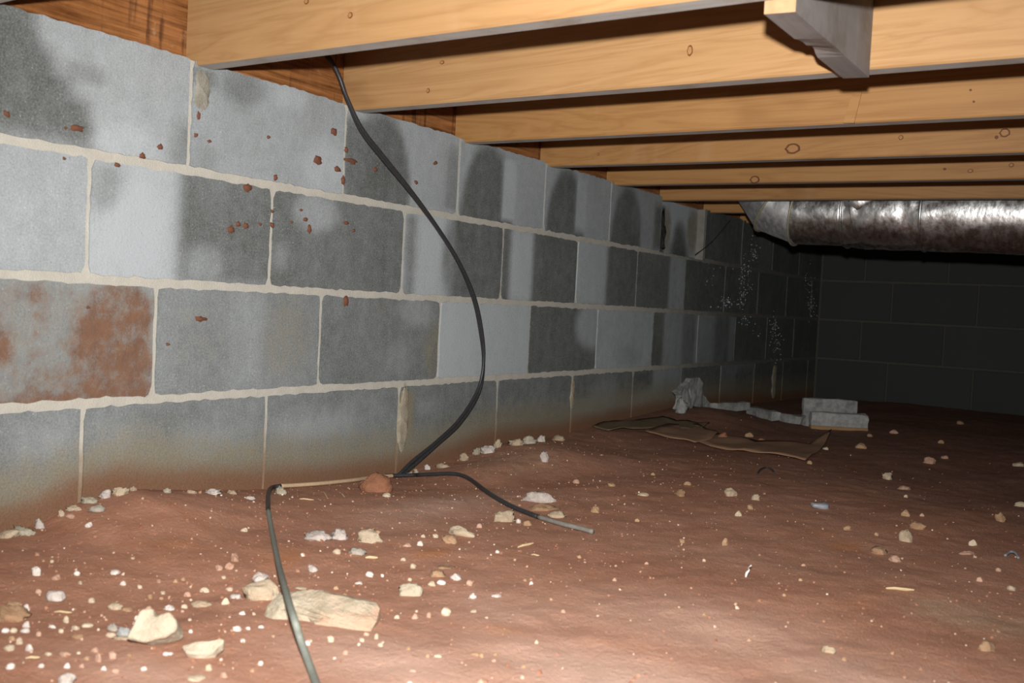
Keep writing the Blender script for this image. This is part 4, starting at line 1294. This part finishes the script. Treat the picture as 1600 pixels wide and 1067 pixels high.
# the long cement chunk the grey cable crosses
x, y, w, h = R('c1')
bm = bmesh.new()
hull = [(-.50, -.10, 0), (-.44, -.17, .0), (.02, -.19, 0), (.47, -.20, 0), (.50, .10, 0), (-.40, .16, 0),
        (-.49, -.05, .45), (-.44, .06, .80), (-.36, .02, .86), (-.30, -.04, .78), (-.14, .10, 1.0), (.0, .08, .98), (.02, -.12, .62), (.30, .06, .86),
        (.44, .10, .76), (.49, .02, .62), (.50, -.12, .36), (.46, -.20, .12), (.14, .22, .8), (-.25, .2, .7), (.46, .2, .5), (-.05, -.17, .35), (-.35, -.15, .5)]
for q in hull:
    bm.verts.new((q[0] * w * 1.03, q[1] * w * .95, q[2] * h * 1.9))
bmesh.ops.convex_hull(bm, input=bm.verts)
bmesh.ops.delete(bm, geom=[v for v in bm.verts if not v.link_faces], context='VERTS')
bmesh.ops.triangulate(bm, faces=bm.faces)
bmesh.ops.subdivide_edges(bm, edges=bm.edges, cuts=3, use_grid_fill=True)
for v in bm.verts:
    v.co += Vector((noise.noise(v.co * 60), noise.noise(v.co * 60 + Vector((7, 0, 0))), noise.noise(v.co * 60 + Vector((0, 9, 0))))) * .0022
    if abs(v.co.x + .17 * w) < .02 and v.co.y < .02:
        v.co.y += .005
o = obj('cement_chunk', bm, M['cement'])
o.location = (x, y - .012, on_ground(x, y) - .003)
o.rotation_euler = (0, 0, VIEW_ROT - .10)
tag(o, 'long pale cement chunk lying under the grey cable in the foreground', 'cement chunk')



def outline_chunk(name, key, pts, thick, lean, label, lift=0.):
    """broken flat-faced chunk; outline in fractions of its width, leaning back on the clay"""
    x, y, w, h = R(key)
    bm = bmesh.new()
    fr = [bm.verts.new((u * w, -thick / 2, v * w)) for u, v in pts]
    bk = [bm.verts.new((u * w * .9, thick / 2, v * w * .9)) for u, v in pts]
    f, f2 = bm.faces.new(fr), bm.faces.new(bk[::-1])
    for k in range(len(pts)):
        j = (k + 1) % len(pts)
        bm.faces.new((fr[k], bk[k], bk[j], fr[j]))
    bmesh.ops.recalc_face_normals(bm, faces=bm.faces)
    bmesh.ops.bevel(bm, geom=[e for e in bm.edges], offset=.0016, segments=1, affect='EDGES')
    bmesh.ops.triangulate(bm, faces=bm.faces)
    bmesh.ops.subdivide_edges(bm, edges=[e for e in bm.edges if e.calc_length() > .008], cuts=3, use_grid_fill=True)
    rm = Matrix.Rotation(-lean, 3, 'X')
    for v in bm.verts:
        v.co += Vector((noise.noise(v.co * 70), 1.8 * noise.noise(v.co * 45 + Vector((3, 0, 0))), noise.noise(v.co * 70 + Vector((0, 6, 0))))) * .0018
        v.co = rm @ v.co
    o = obj(name, bm, M['cement'])
    lo = min(v.co.z for v in o.data.vertices)
    o.location = (x, y, on_ground(x, y) - lo - .004 + lift)
    o.rotation_euler = (0, 0, VIEW_ROT)
    return tag(o, label, 'cement chunk')


outline_chunk('cement_chunk', 'c2', [(-.50, 0), (-.36, .60), (-.12, .63), (-.05, .47), (.24, .59), (.46, .36), (.47, .20), (.24, .07), (-.14, -.03)], .035, .5,
              'notched cream cement chunk near the bottom left, left of the flat shard')
outline_chunk('cement_shard', 'c3', [(-.50, .20), (-.28, .31), (.06, .38), (.46, .42), (.50, .34), (.32, .10), (-.06, -.03), (-.36, .02)], .014, 1.0,
              'flat pointed pale cement shard at the bottom left, right of the notched chunk')
lump('cement_chunk', *R('c4'), 'cream', 'rough cream chunk left of the long cement chunk, touching the grey cable', 'cement chunk', None, 51, 3, .7, 0, .2)
x, y, w, h = R('c4b')
lump('pebble', R('c4')[0] - .012, R('c4')[1] + .006, w, h, 'white', 'white pebble perched on the rough cream chunk', 'pebble', None, 52, 2, .8, ground_z=on_ground(R('c4')[0], R('c4')[1]) + .019)
lump('stone', *R('tan_left'), 'tan', 'tan brown stone at the left edge of the foreground', 'stone', None, 53, 3, .8)
lump('pebble', *R('cube'), 'white', 'blocky white pebble at the far left of the clay floor', 'pebble', None, 54, 3, .7, 0, .05, .12, .03, 6)
lump('mortar_lump', *R('l1'), 'white', 'knobbly white mortar lump, larger of the touching pair', 'mortar', None, 55, 3, .6, .1, .15, .5, .12)
lump('mortar_lump', *R('l2'), 'white', 'round white mortar lump, smaller of the touching pair', 'mortar', None, 56, 3, .8, 0, .15, .4, .12)
lump('mortar_lump', *R('l3'), 'cream', 'crumbly cream mortar lump right of the white pair', 'mortar', None, 57, 3, .7, -.3, .2, .5, .14)
lump('stone', *R('l4'), 'grey', 'flat grey stone just in front of the crumbly cream lump', 'stone', None, 58, 3, .7)
lump('mortar_chunk', *R('el'), 'cream', 'elongated grey-cream mortar chunk in the middle of the floor', 'mortar', None, 59, 3, .42, -.45, .15)
lump('mortar_chunk', *R('bc'), 'cream', 'cream mortar chunk lying against the near side of the black cable', 'mortar', None, 60, 3, .55, .35, .15, .4, .1)
lump('mortar_lump', *R('ring'), 'white', 'broad pale mortar lump behind the black cable, topmost of three', 'mortar', None, 61, 3, .55, 0, .15, .4, .1)
lump('mortar_lump', *R('ring2'), 'tan', 'tan mortar slab behind the black cable, middle of three', 'mortar', None, 62, 3, .5, .1, .3, .4, .1)
lump('mortar_lump', *R('ring3'), 'cream', 'small wedge of cream mortar behind the black cable, nearest of three', 'mortar', None, 63, 3, .5, -.2, .2)
lump('pebble', *R('peb'), 'white', 'single upright white pebble on the rise near the wall', 'pebble', None, 64, 3, .8)
lump('mortar_lump', *R('cr'), 'cement', 'rounded cream lump right of the long cement chunk', 'mortar', None, 65, 3, .6, 0, .2, .35, .1)
lump('stone', *R('tw1'), 'tan', 'low tan stone beside a white-faced pebble at mid floor', 'stone', None, 66, 3, .7)
lump('pebble', *R('tw2'), 'white', 'white-faced pebble beside a low tan stone at mid floor', 'pebble', None, 67, 3, .8)
lump('stone', *R('tw0'), 'tan', 'thin flat tan flake behind the low tan stone', 'stone', None, 68, 3, .6)
lump('pebble', *R('wp'), 'white', 'bright white oval pebble at mid floor, left of a white splinter', 'pebble', None, 69, 3, .7)
lump('pebble', *R('wp2'), 'white', 'bright white splinter of stone at mid floor', 'pebble', None, 70, 3, .4, .3)
lump('mortar_lump', *R('t19'), 'tan', 'curved tan lump in front of the elongated mortar chunk', 'mortar', None, 71, 3, .7, -.3)
lump('stone', *R('slab'), 'grey', 'grey slab of mortar on the slope at the left wall foot', 'stone', None, 72, 3, .7, .2, .05, .2)
lump('stone', R('rg')[0] + .045, R('rg')[1] - .02, *R('rg')[2:], 'frag', 'rounded grey stone standing beside the broken mortar sheet', 'stone', None, 73, 3, .7, 0, .1)
lump('shell_fragment', *R('gl'), 'shell', 'bluish grey curved fragment on the clay right of centre', 'fragment', None, 74, 3, .7)
lump('stone', *R('r1'), 'tan', 'angular tan stone behind the speckled round stone on the right', 'stone', None, 75, 3, .7)
lump('stone', *R('r2'), 'cream', 'speckled round cream stone on the right of the floor', 'stone', None, 76, 3, .9, 0, .15, .15)
lump('stone', *R('r3'), 'pink', 'flat pinkish splinter of stone on the right of the floor', 'stone', None, 77, 3, .5)
lump('stone', *R('r4'), 'cream', 'small cream stone behind the flat pinkish splinter', 'stone', None, 78, 3, .8)
lump('stone', *R('r5'), 'tan', 'pointed tan stone near the right edge', 'stone', None, 79, 3, .8)
lump('stone', *R('r6'), 'pink', 'flat tan stone low on the right side', 'stone', None, 80, 3, .6)
lump('stone', *R('r7'), 'tan', 'flat sandy stone left of the round pinkish one', 'stone', None, 81, 3, .7)
lump('stone', *R('r8'), 'pink', 'round pinkish clay stone right of the flat sandy one', 'stone', None, 82, 3, .9)
lump('stone', *R('r9'), 'cream', 'lumpy cream stone in the middle distance, largest of a loose row', 'stone', None, 83, 3, .8)
lump('stone', *R('r10'), 'pink', 'dim pinkish stone in the dark right of the block fragment', 'stone', None, 84, 3, .6, -.4)
lump('stone', *R('r11'), 'tan', 'half buried tan stone at the bottom right', 'stone', None, 85, 3, .7, 0, .4)
lump('mortar_lump', *R('r12'), 'cream', 'worm shaped crumb of mortar at the bottom right of centre', 'mortar', None, 86, 3, .4, -.6)
lump('stone', *R('r13'), 'tan', 'tan stone at the left end of a loose row in the middle distance', 'stone', None, 87, 3, .8)
lump('stone', *R('r14'), 'cream', 'squarish cream stone at the right end of a loose row in the middle distance', 'stone', None, 88, 3, .8)
lump('clay_clod', *R('or1'), 'orange', 'orange clay clod on the edge of the brown paper', 'clay clod', None, 89, 3, .8)
lump('clay_clod', *R('or2'), 'orange', 'small orange clay clod behind the brown paper', 'clay clod', None, 90, 3, .8)
lump('mortar_lump', *R('slug'), 'cream', 'slug shaped cream mortar bit among the pebbles on the left', 'mortar', None, 91, 3, .4, .35)
lump('stone', *R('wfoot'), 'white', 'white stone cut off by the bottom edge on the left', 'stone', None, 92, 3, .7, .4)
lump('pebble', *R('wb1'), 'pink', 'pinkish white pebble, topmost of a cluster of three left of the cable', 'pebble', None, 93, 2, .8)
lump('pebble', *R('wb2'), 'pink', 'pinkish white pebble, middle of a cluster of three left of the cable', 'pebble', None, 94, 2, .8)
lump('pebble', *R('wb3'), 'pink', 'pinkish white pebble, leftmost of a cluster of three left of the cable', 'pebble', None, 95, 2, .8)
lump('pebble', *R('rnd'), 'white', 'round white pebble just right of the grey cable', 'pebble', None, 96, 3, .9, 0, .1, .15)
lump('pebble', *R('d1'), 'grey', 'pale grey pebble left of its twin by the notched chunk', 'pebble', None, 97, 3, .8)
lump('pebble', *R('d2'), 'frag', 'dome shaped grey pebble beside the notched chunk', 'pebble', None, 98, 3, .8)
lump('stone', *R('flatd'), 'cream', 'flat cream flake in front of the two grey pebbles', 'stone', None, 99, 3, .5)
lump('pebble', *R('ww1'), 'white', 'bright white oblong pebble above the notched chunk', 'pebble', None, 110, 3, .6)
lump('pebble', *R('ww2'), 'cream', 'greenish cream oval pebble upper left of the notched chunk', 'pebble', None, 111, 3, .7)
lump('pebble', *R('ww3'), 'white', 'bright white oblong pebble left of the rough cream chunk', 'pebble', None, 112, 3, .6)
x, y, w, h = R('clod')
lump('clay_clod', x + .02, y, w, h, 'orange', 'orange clay mound heaped over the cable at the wall foot', 'clay clod', None, 113, 3, .8, 0, .2, .3, .05)


ORDINAL = ['', 'second ', 'third ', 'fourth ', 'fifth ', 'sixth ', 'seventh ', 'eighth ', 'ninth ', 'tenth ', 'eleventh ', 'twelfth ', 'thirteenth ', 'fourteenth ']
LAND = [('c1', 'the long cement chunk'), ('c2', 'the notched cement chunk'), ('c3', 'the flat pointed cement shard'), ('c4', 'the rough cream chunk by the grey cable'),
        ('tan_left', 'the tan stone at the left edge'), ('cube', 'the blocky white pebble'), ('l1', 'the touching pair of white lumps'), ('l3', 'the crumbly cream lump'),
        ('el', 'the elongated mortar chunk'), ('bc', 'the cream chunk against the black cable'), ('ring', 'the three mortar lumps behind the black cable'),
        ('cr', 'the rounded cream lump'), ('tw1', 'the low tan stone at mid floor'), ('wp', 'the bright white oval pebble'), ('slab', 'the grey slab at the wall foot'),
        ('gl', 'the bluish grey fragment'), ('r2', 'the speckled round stone'), ('r5', 'the pointed tan stone'), ('r6', 'the flat tan stone on the right'), ('r9', 'the lumpy cream stone in the middle distance'),
        ('r10', 'the dim pinkish stone'), ('r11', 'the half buried tan stone'), ('r12', 'the worm shaped mortar crumb'), ('slug', 'the slug shaped mortar bit'), ('wfoot', 'the white stone at the bottom edge'),
        ('wb1', 'the cluster of three pinkish pebbles'), ('d2', 'the two grey pebbles'), ('rnd', 'the round white pebble by the cable'), ('ww2', 'the greenish oval pebble')]
COLOUR = {'white': 'white', 'cream': 'cream', 'tan': 'tan', 'pink': 'pinkish'}
TAKEN = {}


def pebbles(table, mats, group, seed):
    r = random.Random(seed)
    todo = []
    for k, (x, y, w, h) in enumerate(table):
        mt = r.choice(mats)
        o = link(bpy.data.objects.new('pebble', peb_mesh(r.randrange(9), mt)))
        H = h * 1.15
        o.scale = (w * 1.02, w * r.uniform(.55, .9), H)
        o.rotation_euler = (0, 0, VIEW_ROT + r.uniform(-.4, .4))
        o.location = (x, y, on_ground(x, y) - .16 * H)
        key, phrase = min(LAND, key=lambda q: math.hypot(ROCKS[q[0]][0] - x, ROCKS[q[0]][1] - y))
        dx, dy = x - ROCKS[key][0], y - ROCKS[key][1]
        a, b = dx * CAM_R[0] + dy * CAM_R[1], dx * CAM_F[0] + dy * CAM_F[1]
        rel = ('right of' if a > 0 else 'left of') if abs(a) > .55 * abs(b) else ('behind' if b > 0 else 'in front of')
        todo.append((math.hypot(dx, dy), o, '%s pebble %s %s' % (COLOUR[mt], rel, phrase)))
    for d, o, text in sorted(todo, key=lambda q: q[0]):
        n = TAKEN.get(text, 0)
        TAKEN[text] = n + 1
        tag(o, ('nearest small ' if n == 0 else ORDINAL[n] + 'nearest small ') + text, 'pebble', group)


pebbles(PEBBLES_LEFT, ['white', 'white', 'cream', 'pink', 'cream', 'tan'], 'pebbles left of the cable', 1)
pebbles(PEBBLES_MID, ['white', 'cream', 'cream', 'tan', 'pink'], 'pebbles in the centre foreground', 2)
pebbles(PEBBLES_RIGHT, ['tan', 'cream', 'pink', 'tan'], 'pebbles on the right half', 3)

r = random.Random(12)
RANK = [q.strip() or 'first' for q in ORDINAL]
count = [0, 0]
for k, (x, y, w, h) in sorted(enumerate(DROPPINGS), key=lambda q: q[1][1]):
    left = y < 1.4
    rank = RANK[count[left]]
    count[left] += 1
    lump('mortar_dropping', x, y, w * r.uniform(.9, 1.2), h * 1.05, ('cream', 'smear', 'white', 'cream')[k % 4],
         (rank + ' mortar dropping along the wall foot, counted from the left edge') if left else (rank + ' mortar dropping along the wall foot, counted rightwards from the cable fold'),
         'mortar', 'mortar droppings along the wall left of the cable' if left else 'mortar droppings along the wall right of the cable', 200 + k, 3, .6, r.uniform(-.2, .2), .15, .6, .16)

# crumbs too many to count
bm = bmesh.new()
r = random.Random(21)
CR = (Vector((1, 0, 0)), Vector((-.5, .87, 0)), Vector((-.5, -.87, 0)))
n = 0
while n < 4200:
    x, y = r.uniform(.01, 1.55), abs(r.gauss(0, 1.1)) + .45
    if y > 4.2:
        continue
    dens = .35 + .65 * math.exp(-((x - .35) / .35) ** 2) * (1 if y < 2.6 else .4)
    if r.random() > dens:
        continue
    n += 1
    s = .0008 + .0019 * r.random() ** 3 + (.0015 if r.random() < .03 else 0)
    z = on_ground(x, y)
    a = r.uniform(0, 6.28)
    ca, sa = math.cos(a), math.sin(a)
    b = [bm.verts.new((x + (q.x * ca - q.y * sa) * s, y + (q.x * sa + q.y * ca) * s, z - s * .3)) for q in CR]
    t = [bm.verts.new((x + (-q.x * ca + q.y * sa) * s * .75, y + (-q.x * sa - q.y * ca) * s * .75, z + s * r.uniform(.6, 1.2))) for q in CR]
    bm.faces.new(t)
    for k in range(3):
        bm.faces.new((b[k], t[(k + 2) % 3], b[(k + 1) % 3]))
        bm.faces.new((t[k], t[(k + 2) % 3], b[(k + 1) % 3])) if False else None
        bm.faces.new((t[(k + 2) % 3], t[(k + 1) % 3 - 0 if False else (k + 3) % 3], b[(k + 1) % 3]))
bmesh.ops.recalc_face_normals(bm, faces=bm.faces)
tag(obj('grit', bm, M['crumbs']), 'fine grit and mortar crumbs strewn over the red clay', 'grit', kind='stuff')

# ------------------------------------------------------------------ rubble at the far end
def slab_from_outline(name, pts, x0, thick, mat, bulge=.008, seed=0):
    """outline in the plane of the wall (y, z), given real thickness and a rough face"""
    bm = bmesh.new()
    cy = sum(q[0] for q in pts) / len(pts)
    cz = sum(q[1] for q in pts) / len(pts)
    front = [bm.verts.new((thick + .004 * noise.noise(Vector((q[0] * 20, q[1] * 20, seed))), q[0] - cy, q[1] - cz)) for q in pts]
    back = [bm.verts.new((0, q[0] - cy, q[1] - cz)) for q in pts]
    f = bm.faces.new(front)
    f2 = bm.faces.new(back[::-1])
    for k in range(len(pts)):
        j = (k + 1) % len(pts)
        bm.faces.new((front[k], back[k], back[j], front[j]))
    bmesh.ops.triangulate(bm, faces=[f, f2])
    bmesh.ops.subdivide_edges(bm, edges=bm.edges, cuts=2, use_grid_fill=True)
    for v in bm.verts:
        v.co += Vector((bulge * noise.noise(v.co * 22), .003 * noise.noise(v.co * 40), .003 * noise.noise(v.co * 40 + Vector((5, 0, 0)))))
    bmesh.ops.recalc_face_normals(bm, faces=bm.faces)
    o = obj(name, bm, mat)
    o.location = (x0, cy, cz)
    return o


o = slab_from_outline('mortar_sheet', SHARD, .052, .022, M['frag'], .012, 2)
tag(o, 'jagged sheet of broken mortar propped upright against the wall at the far end', 'mortar')
BAR_L = ['pale broken mortar strip nearest the jagged mortar sheet', 'pale broken mortar strip, middle of three in a line', 'pale broken mortar strip touching the broken block']
for (x0, y0, x1, y1, h), lab in zip(BARS, BAR_L):
    a, b = Vector((x0, y0, 0)), Vector((x1, y1, 0))
    L = (b - a).length
    bm = bmesh.new()
    box(bm, -L / 2, L / 2, -.018, .018, 0, h)
    bmesh.ops.subdivide_edges(bm, edges=bm.edges, cuts=4, use_grid_fill=True)
    for v in bm.verts:
        v.co += Vector((noise.noise(v.co * 30 + a), noise.noise(v.co * 30 + b), noise.noise(v.co * 24 + a * 3))) * .006
    o = obj('mortar_strip', bm, M['frag'])
    m = (a + b) / 2
    o.location = (m.x, m.y, (on_ground(x0, y0) + on_ground(x1, y1)) / 2 + .002)
    o.rotation_euler = (0, 0, math.atan2(b.y - a.y, b.x - a.x))
    tag(o, lab, 'mortar')
    o.scale.x = min(1., .21 / L) * .94
x, y, w, h1, h2 = BLOCK_AT
broken = empty('broken_block', (x, y, on_ground(x, y) - .006))
broken.rotation_euler = (0, 0, VIEW_ROT - .06)
tag(broken, 'broken half of a grey concrete block standing on the clay at the far end', 'block')
for nm, xa, xb, ya, yb, za, zb, mt in (('back_shell', -.60, .36, .03, .062, .0, h1 + .012, M['frag']), ('front_shell', -.50, .50, -.012, .03, .016, h2, M['frag']),
                                        ('stained_foot', -.50, .502, -.013, .03, 0, .017, M['frag_low'])):
    bm = bmesh.new()
    box(bm, xa * w, xb * w, ya, yb, za, zb)
    bmesh.ops.bevel(bm, geom=[e for e in bm.edges], offset=.002, segments=1, affect='EDGES')
    bmesh.ops.subdivide_edges(bm, edges=[e for e in bm.edges if e.calc_length() > .02], cuts=5, use_grid_fill=True)
    for v in bm.verts:
        v.co += Vector((noise.noise(v.co * 50), 0, (1.4 if v.co.z > zb - .006 and nm != 'stained_foot' else .0) * noise.noise(v.co * 45))) * .004
    obj(nm, bm, mt, broken)

# sheets of paper on the ground
SH_L = {'A': ('brown paper sheet curling up at its right corner on the dark clay', 'card', .004), 'B': ('torn brown paper scrap under the left end of the larger sheet', 'card', .009),
        'C': ('dark rotten paper lying against the wall foot at the far end', 'card_dark', .007)}
for key, pts in SHEETS.items():
    lab, mt, lift = SH_L[key]
    cx = sum(q[0] for q in pts) / len(pts)
    cy = sum(q[1] for q in pts) / len(pts)
    bm = bmesh.new()
    f = bm.faces.new([bm.verts.new((q[0], q[1], 0)) for q in pts])
    bmesh.ops.triangulate(bm, faces=[f])
    bmesh.ops.subdivide_edges(bm, edges=bm.edges, cuts=5, use_grid_fill=True)
    for v in bm.verts:
        x, y = v.co.x, v.co.y
        z = ground(x, y) + lift + .006 * noise.noise(Vector((x * 14, y * 9, lift * 900))) + .003
        if key == 'A':
            z += .03 * max(0., (y - 3.0) / .2) ** 1.5
        if key == 'C':
            z += .012 * max(0., noise.noise(Vector((x * 20, y * 12, 7))))
        v.co = Vector((x - cx, y - cy, z))
    ret = bmesh.ops.extrude_face_region(bm, geom=list(bm.faces))
    for v in [q for q in ret['geom'] if isinstance(q, bmesh.types.BMVert)]:
        v.co.z += .0022
    bmesh.ops.recalc_face_normals(bm, faces=bm.faces)
    o = obj('paper_sheet', bm, M[mt], None, True)
    o.location = (cx, cy, 0)
    tag(o, lab, 'paper')

# straws, curls of wire, a white fleck, twig, plastic
ST_L = ['yellow straw splinter in front of the flat grey stone', 'pale flat straw splinter on the clay, centre right', 'short thin straw behind the right centre pebbles',
        'pale straw lying near the cable bend', 'pale straw standing aslant by the cable bend', 'tiny straw right of the cable bend',
        'long white flake of wood lying on the clay at the right', 'thin tan straw among the pebbles on the far left', 'orange sliver of wood at the bottom left']
for (x0, y0, x1, y1), lab in zip(STRAWS, ST_L):
    bm = bmesh.new()
    a, b = Vector((x0, y0, on_ground(x0, y0) + .002)), Vector((x1, y1, on_ground(x1, y1) + .003))
    m = (a + b) / 2
    fat = .0022 if 'flake' in lab or 'flat' in lab else .0013
    tube(bm, [a - m, (a - m) * .4 + Vector((.0006, 0, .001)), (b - m) * .5, b - m], [fat * .6, fat, fat, fat * .5], 6)
    o = obj('straw', bm, M['straw'])
    o.location = m
    tag(o, lab, 'straw')
for pts, lab in zip(CURLS, ['dark curl of wire on the clay below the brown paper', 'grey curl of wire near the right edge']):
    bm = bmesh.new()
    n = len(pts)
    P = [Vector((q[0], q[1], on_ground(*q) + .003 + .004 * math.sin(math.pi * k / (n - 1)))) for k, q in enumerate(pts)]
    c0 = P[n // 2].copy()
    tube(bm, [q - c0 for q in catmull(P, 5)], .0022, 8)
    o = obj('wire_curl', bm, M['wire' if 'dark' in lab else 'shell'], None, True)
    o.location = c0
    tag(o, lab, 'wire')
x, y = WHITE_CURL
bm = bmesh.new()
tube(bm, catmull([(0, 0, 0), (.001, .001, .007), (.004, .002, .012), (.003, .001, .016), (.007, .003, .020)], 4), [.0012 + .001 * math.sin(k * .4) for k in range(17)], 6)
o = obj('paint_curl', bm, M['flake'], None, True)
o.location = (x, y, on_ground(x, y) - .001)
tag(o, 'upright curl of white paint chip on the bare clay right of centre', 'paint chip')
bm = bmesh.new()
tube(bm, [Vector(q) - Vector(TWIG[2]) for q in catmull(TWIG, 5)], .0016, 6)
o = obj('root', bm, M['wire'], None, True)
o.location = TWIG[2]
tag(o, 'thin dark root hanging slantwise on the top course beside the vent block', 'root')
bm = rock_bm(300, 3, .6, .8, 5, .2)
for v in bm.verts:
    v.co = Vector((v.co.x * .03, v.co.y * .06, v.co.z * .15))
o = obj('plastic_scrap', bm, M['plastic'], None, True)
o.location = (-RECESS + .012, 3.165, .63)
tag(o, 'crumpled black plastic wedged in the recess of the top course', 'plastic')
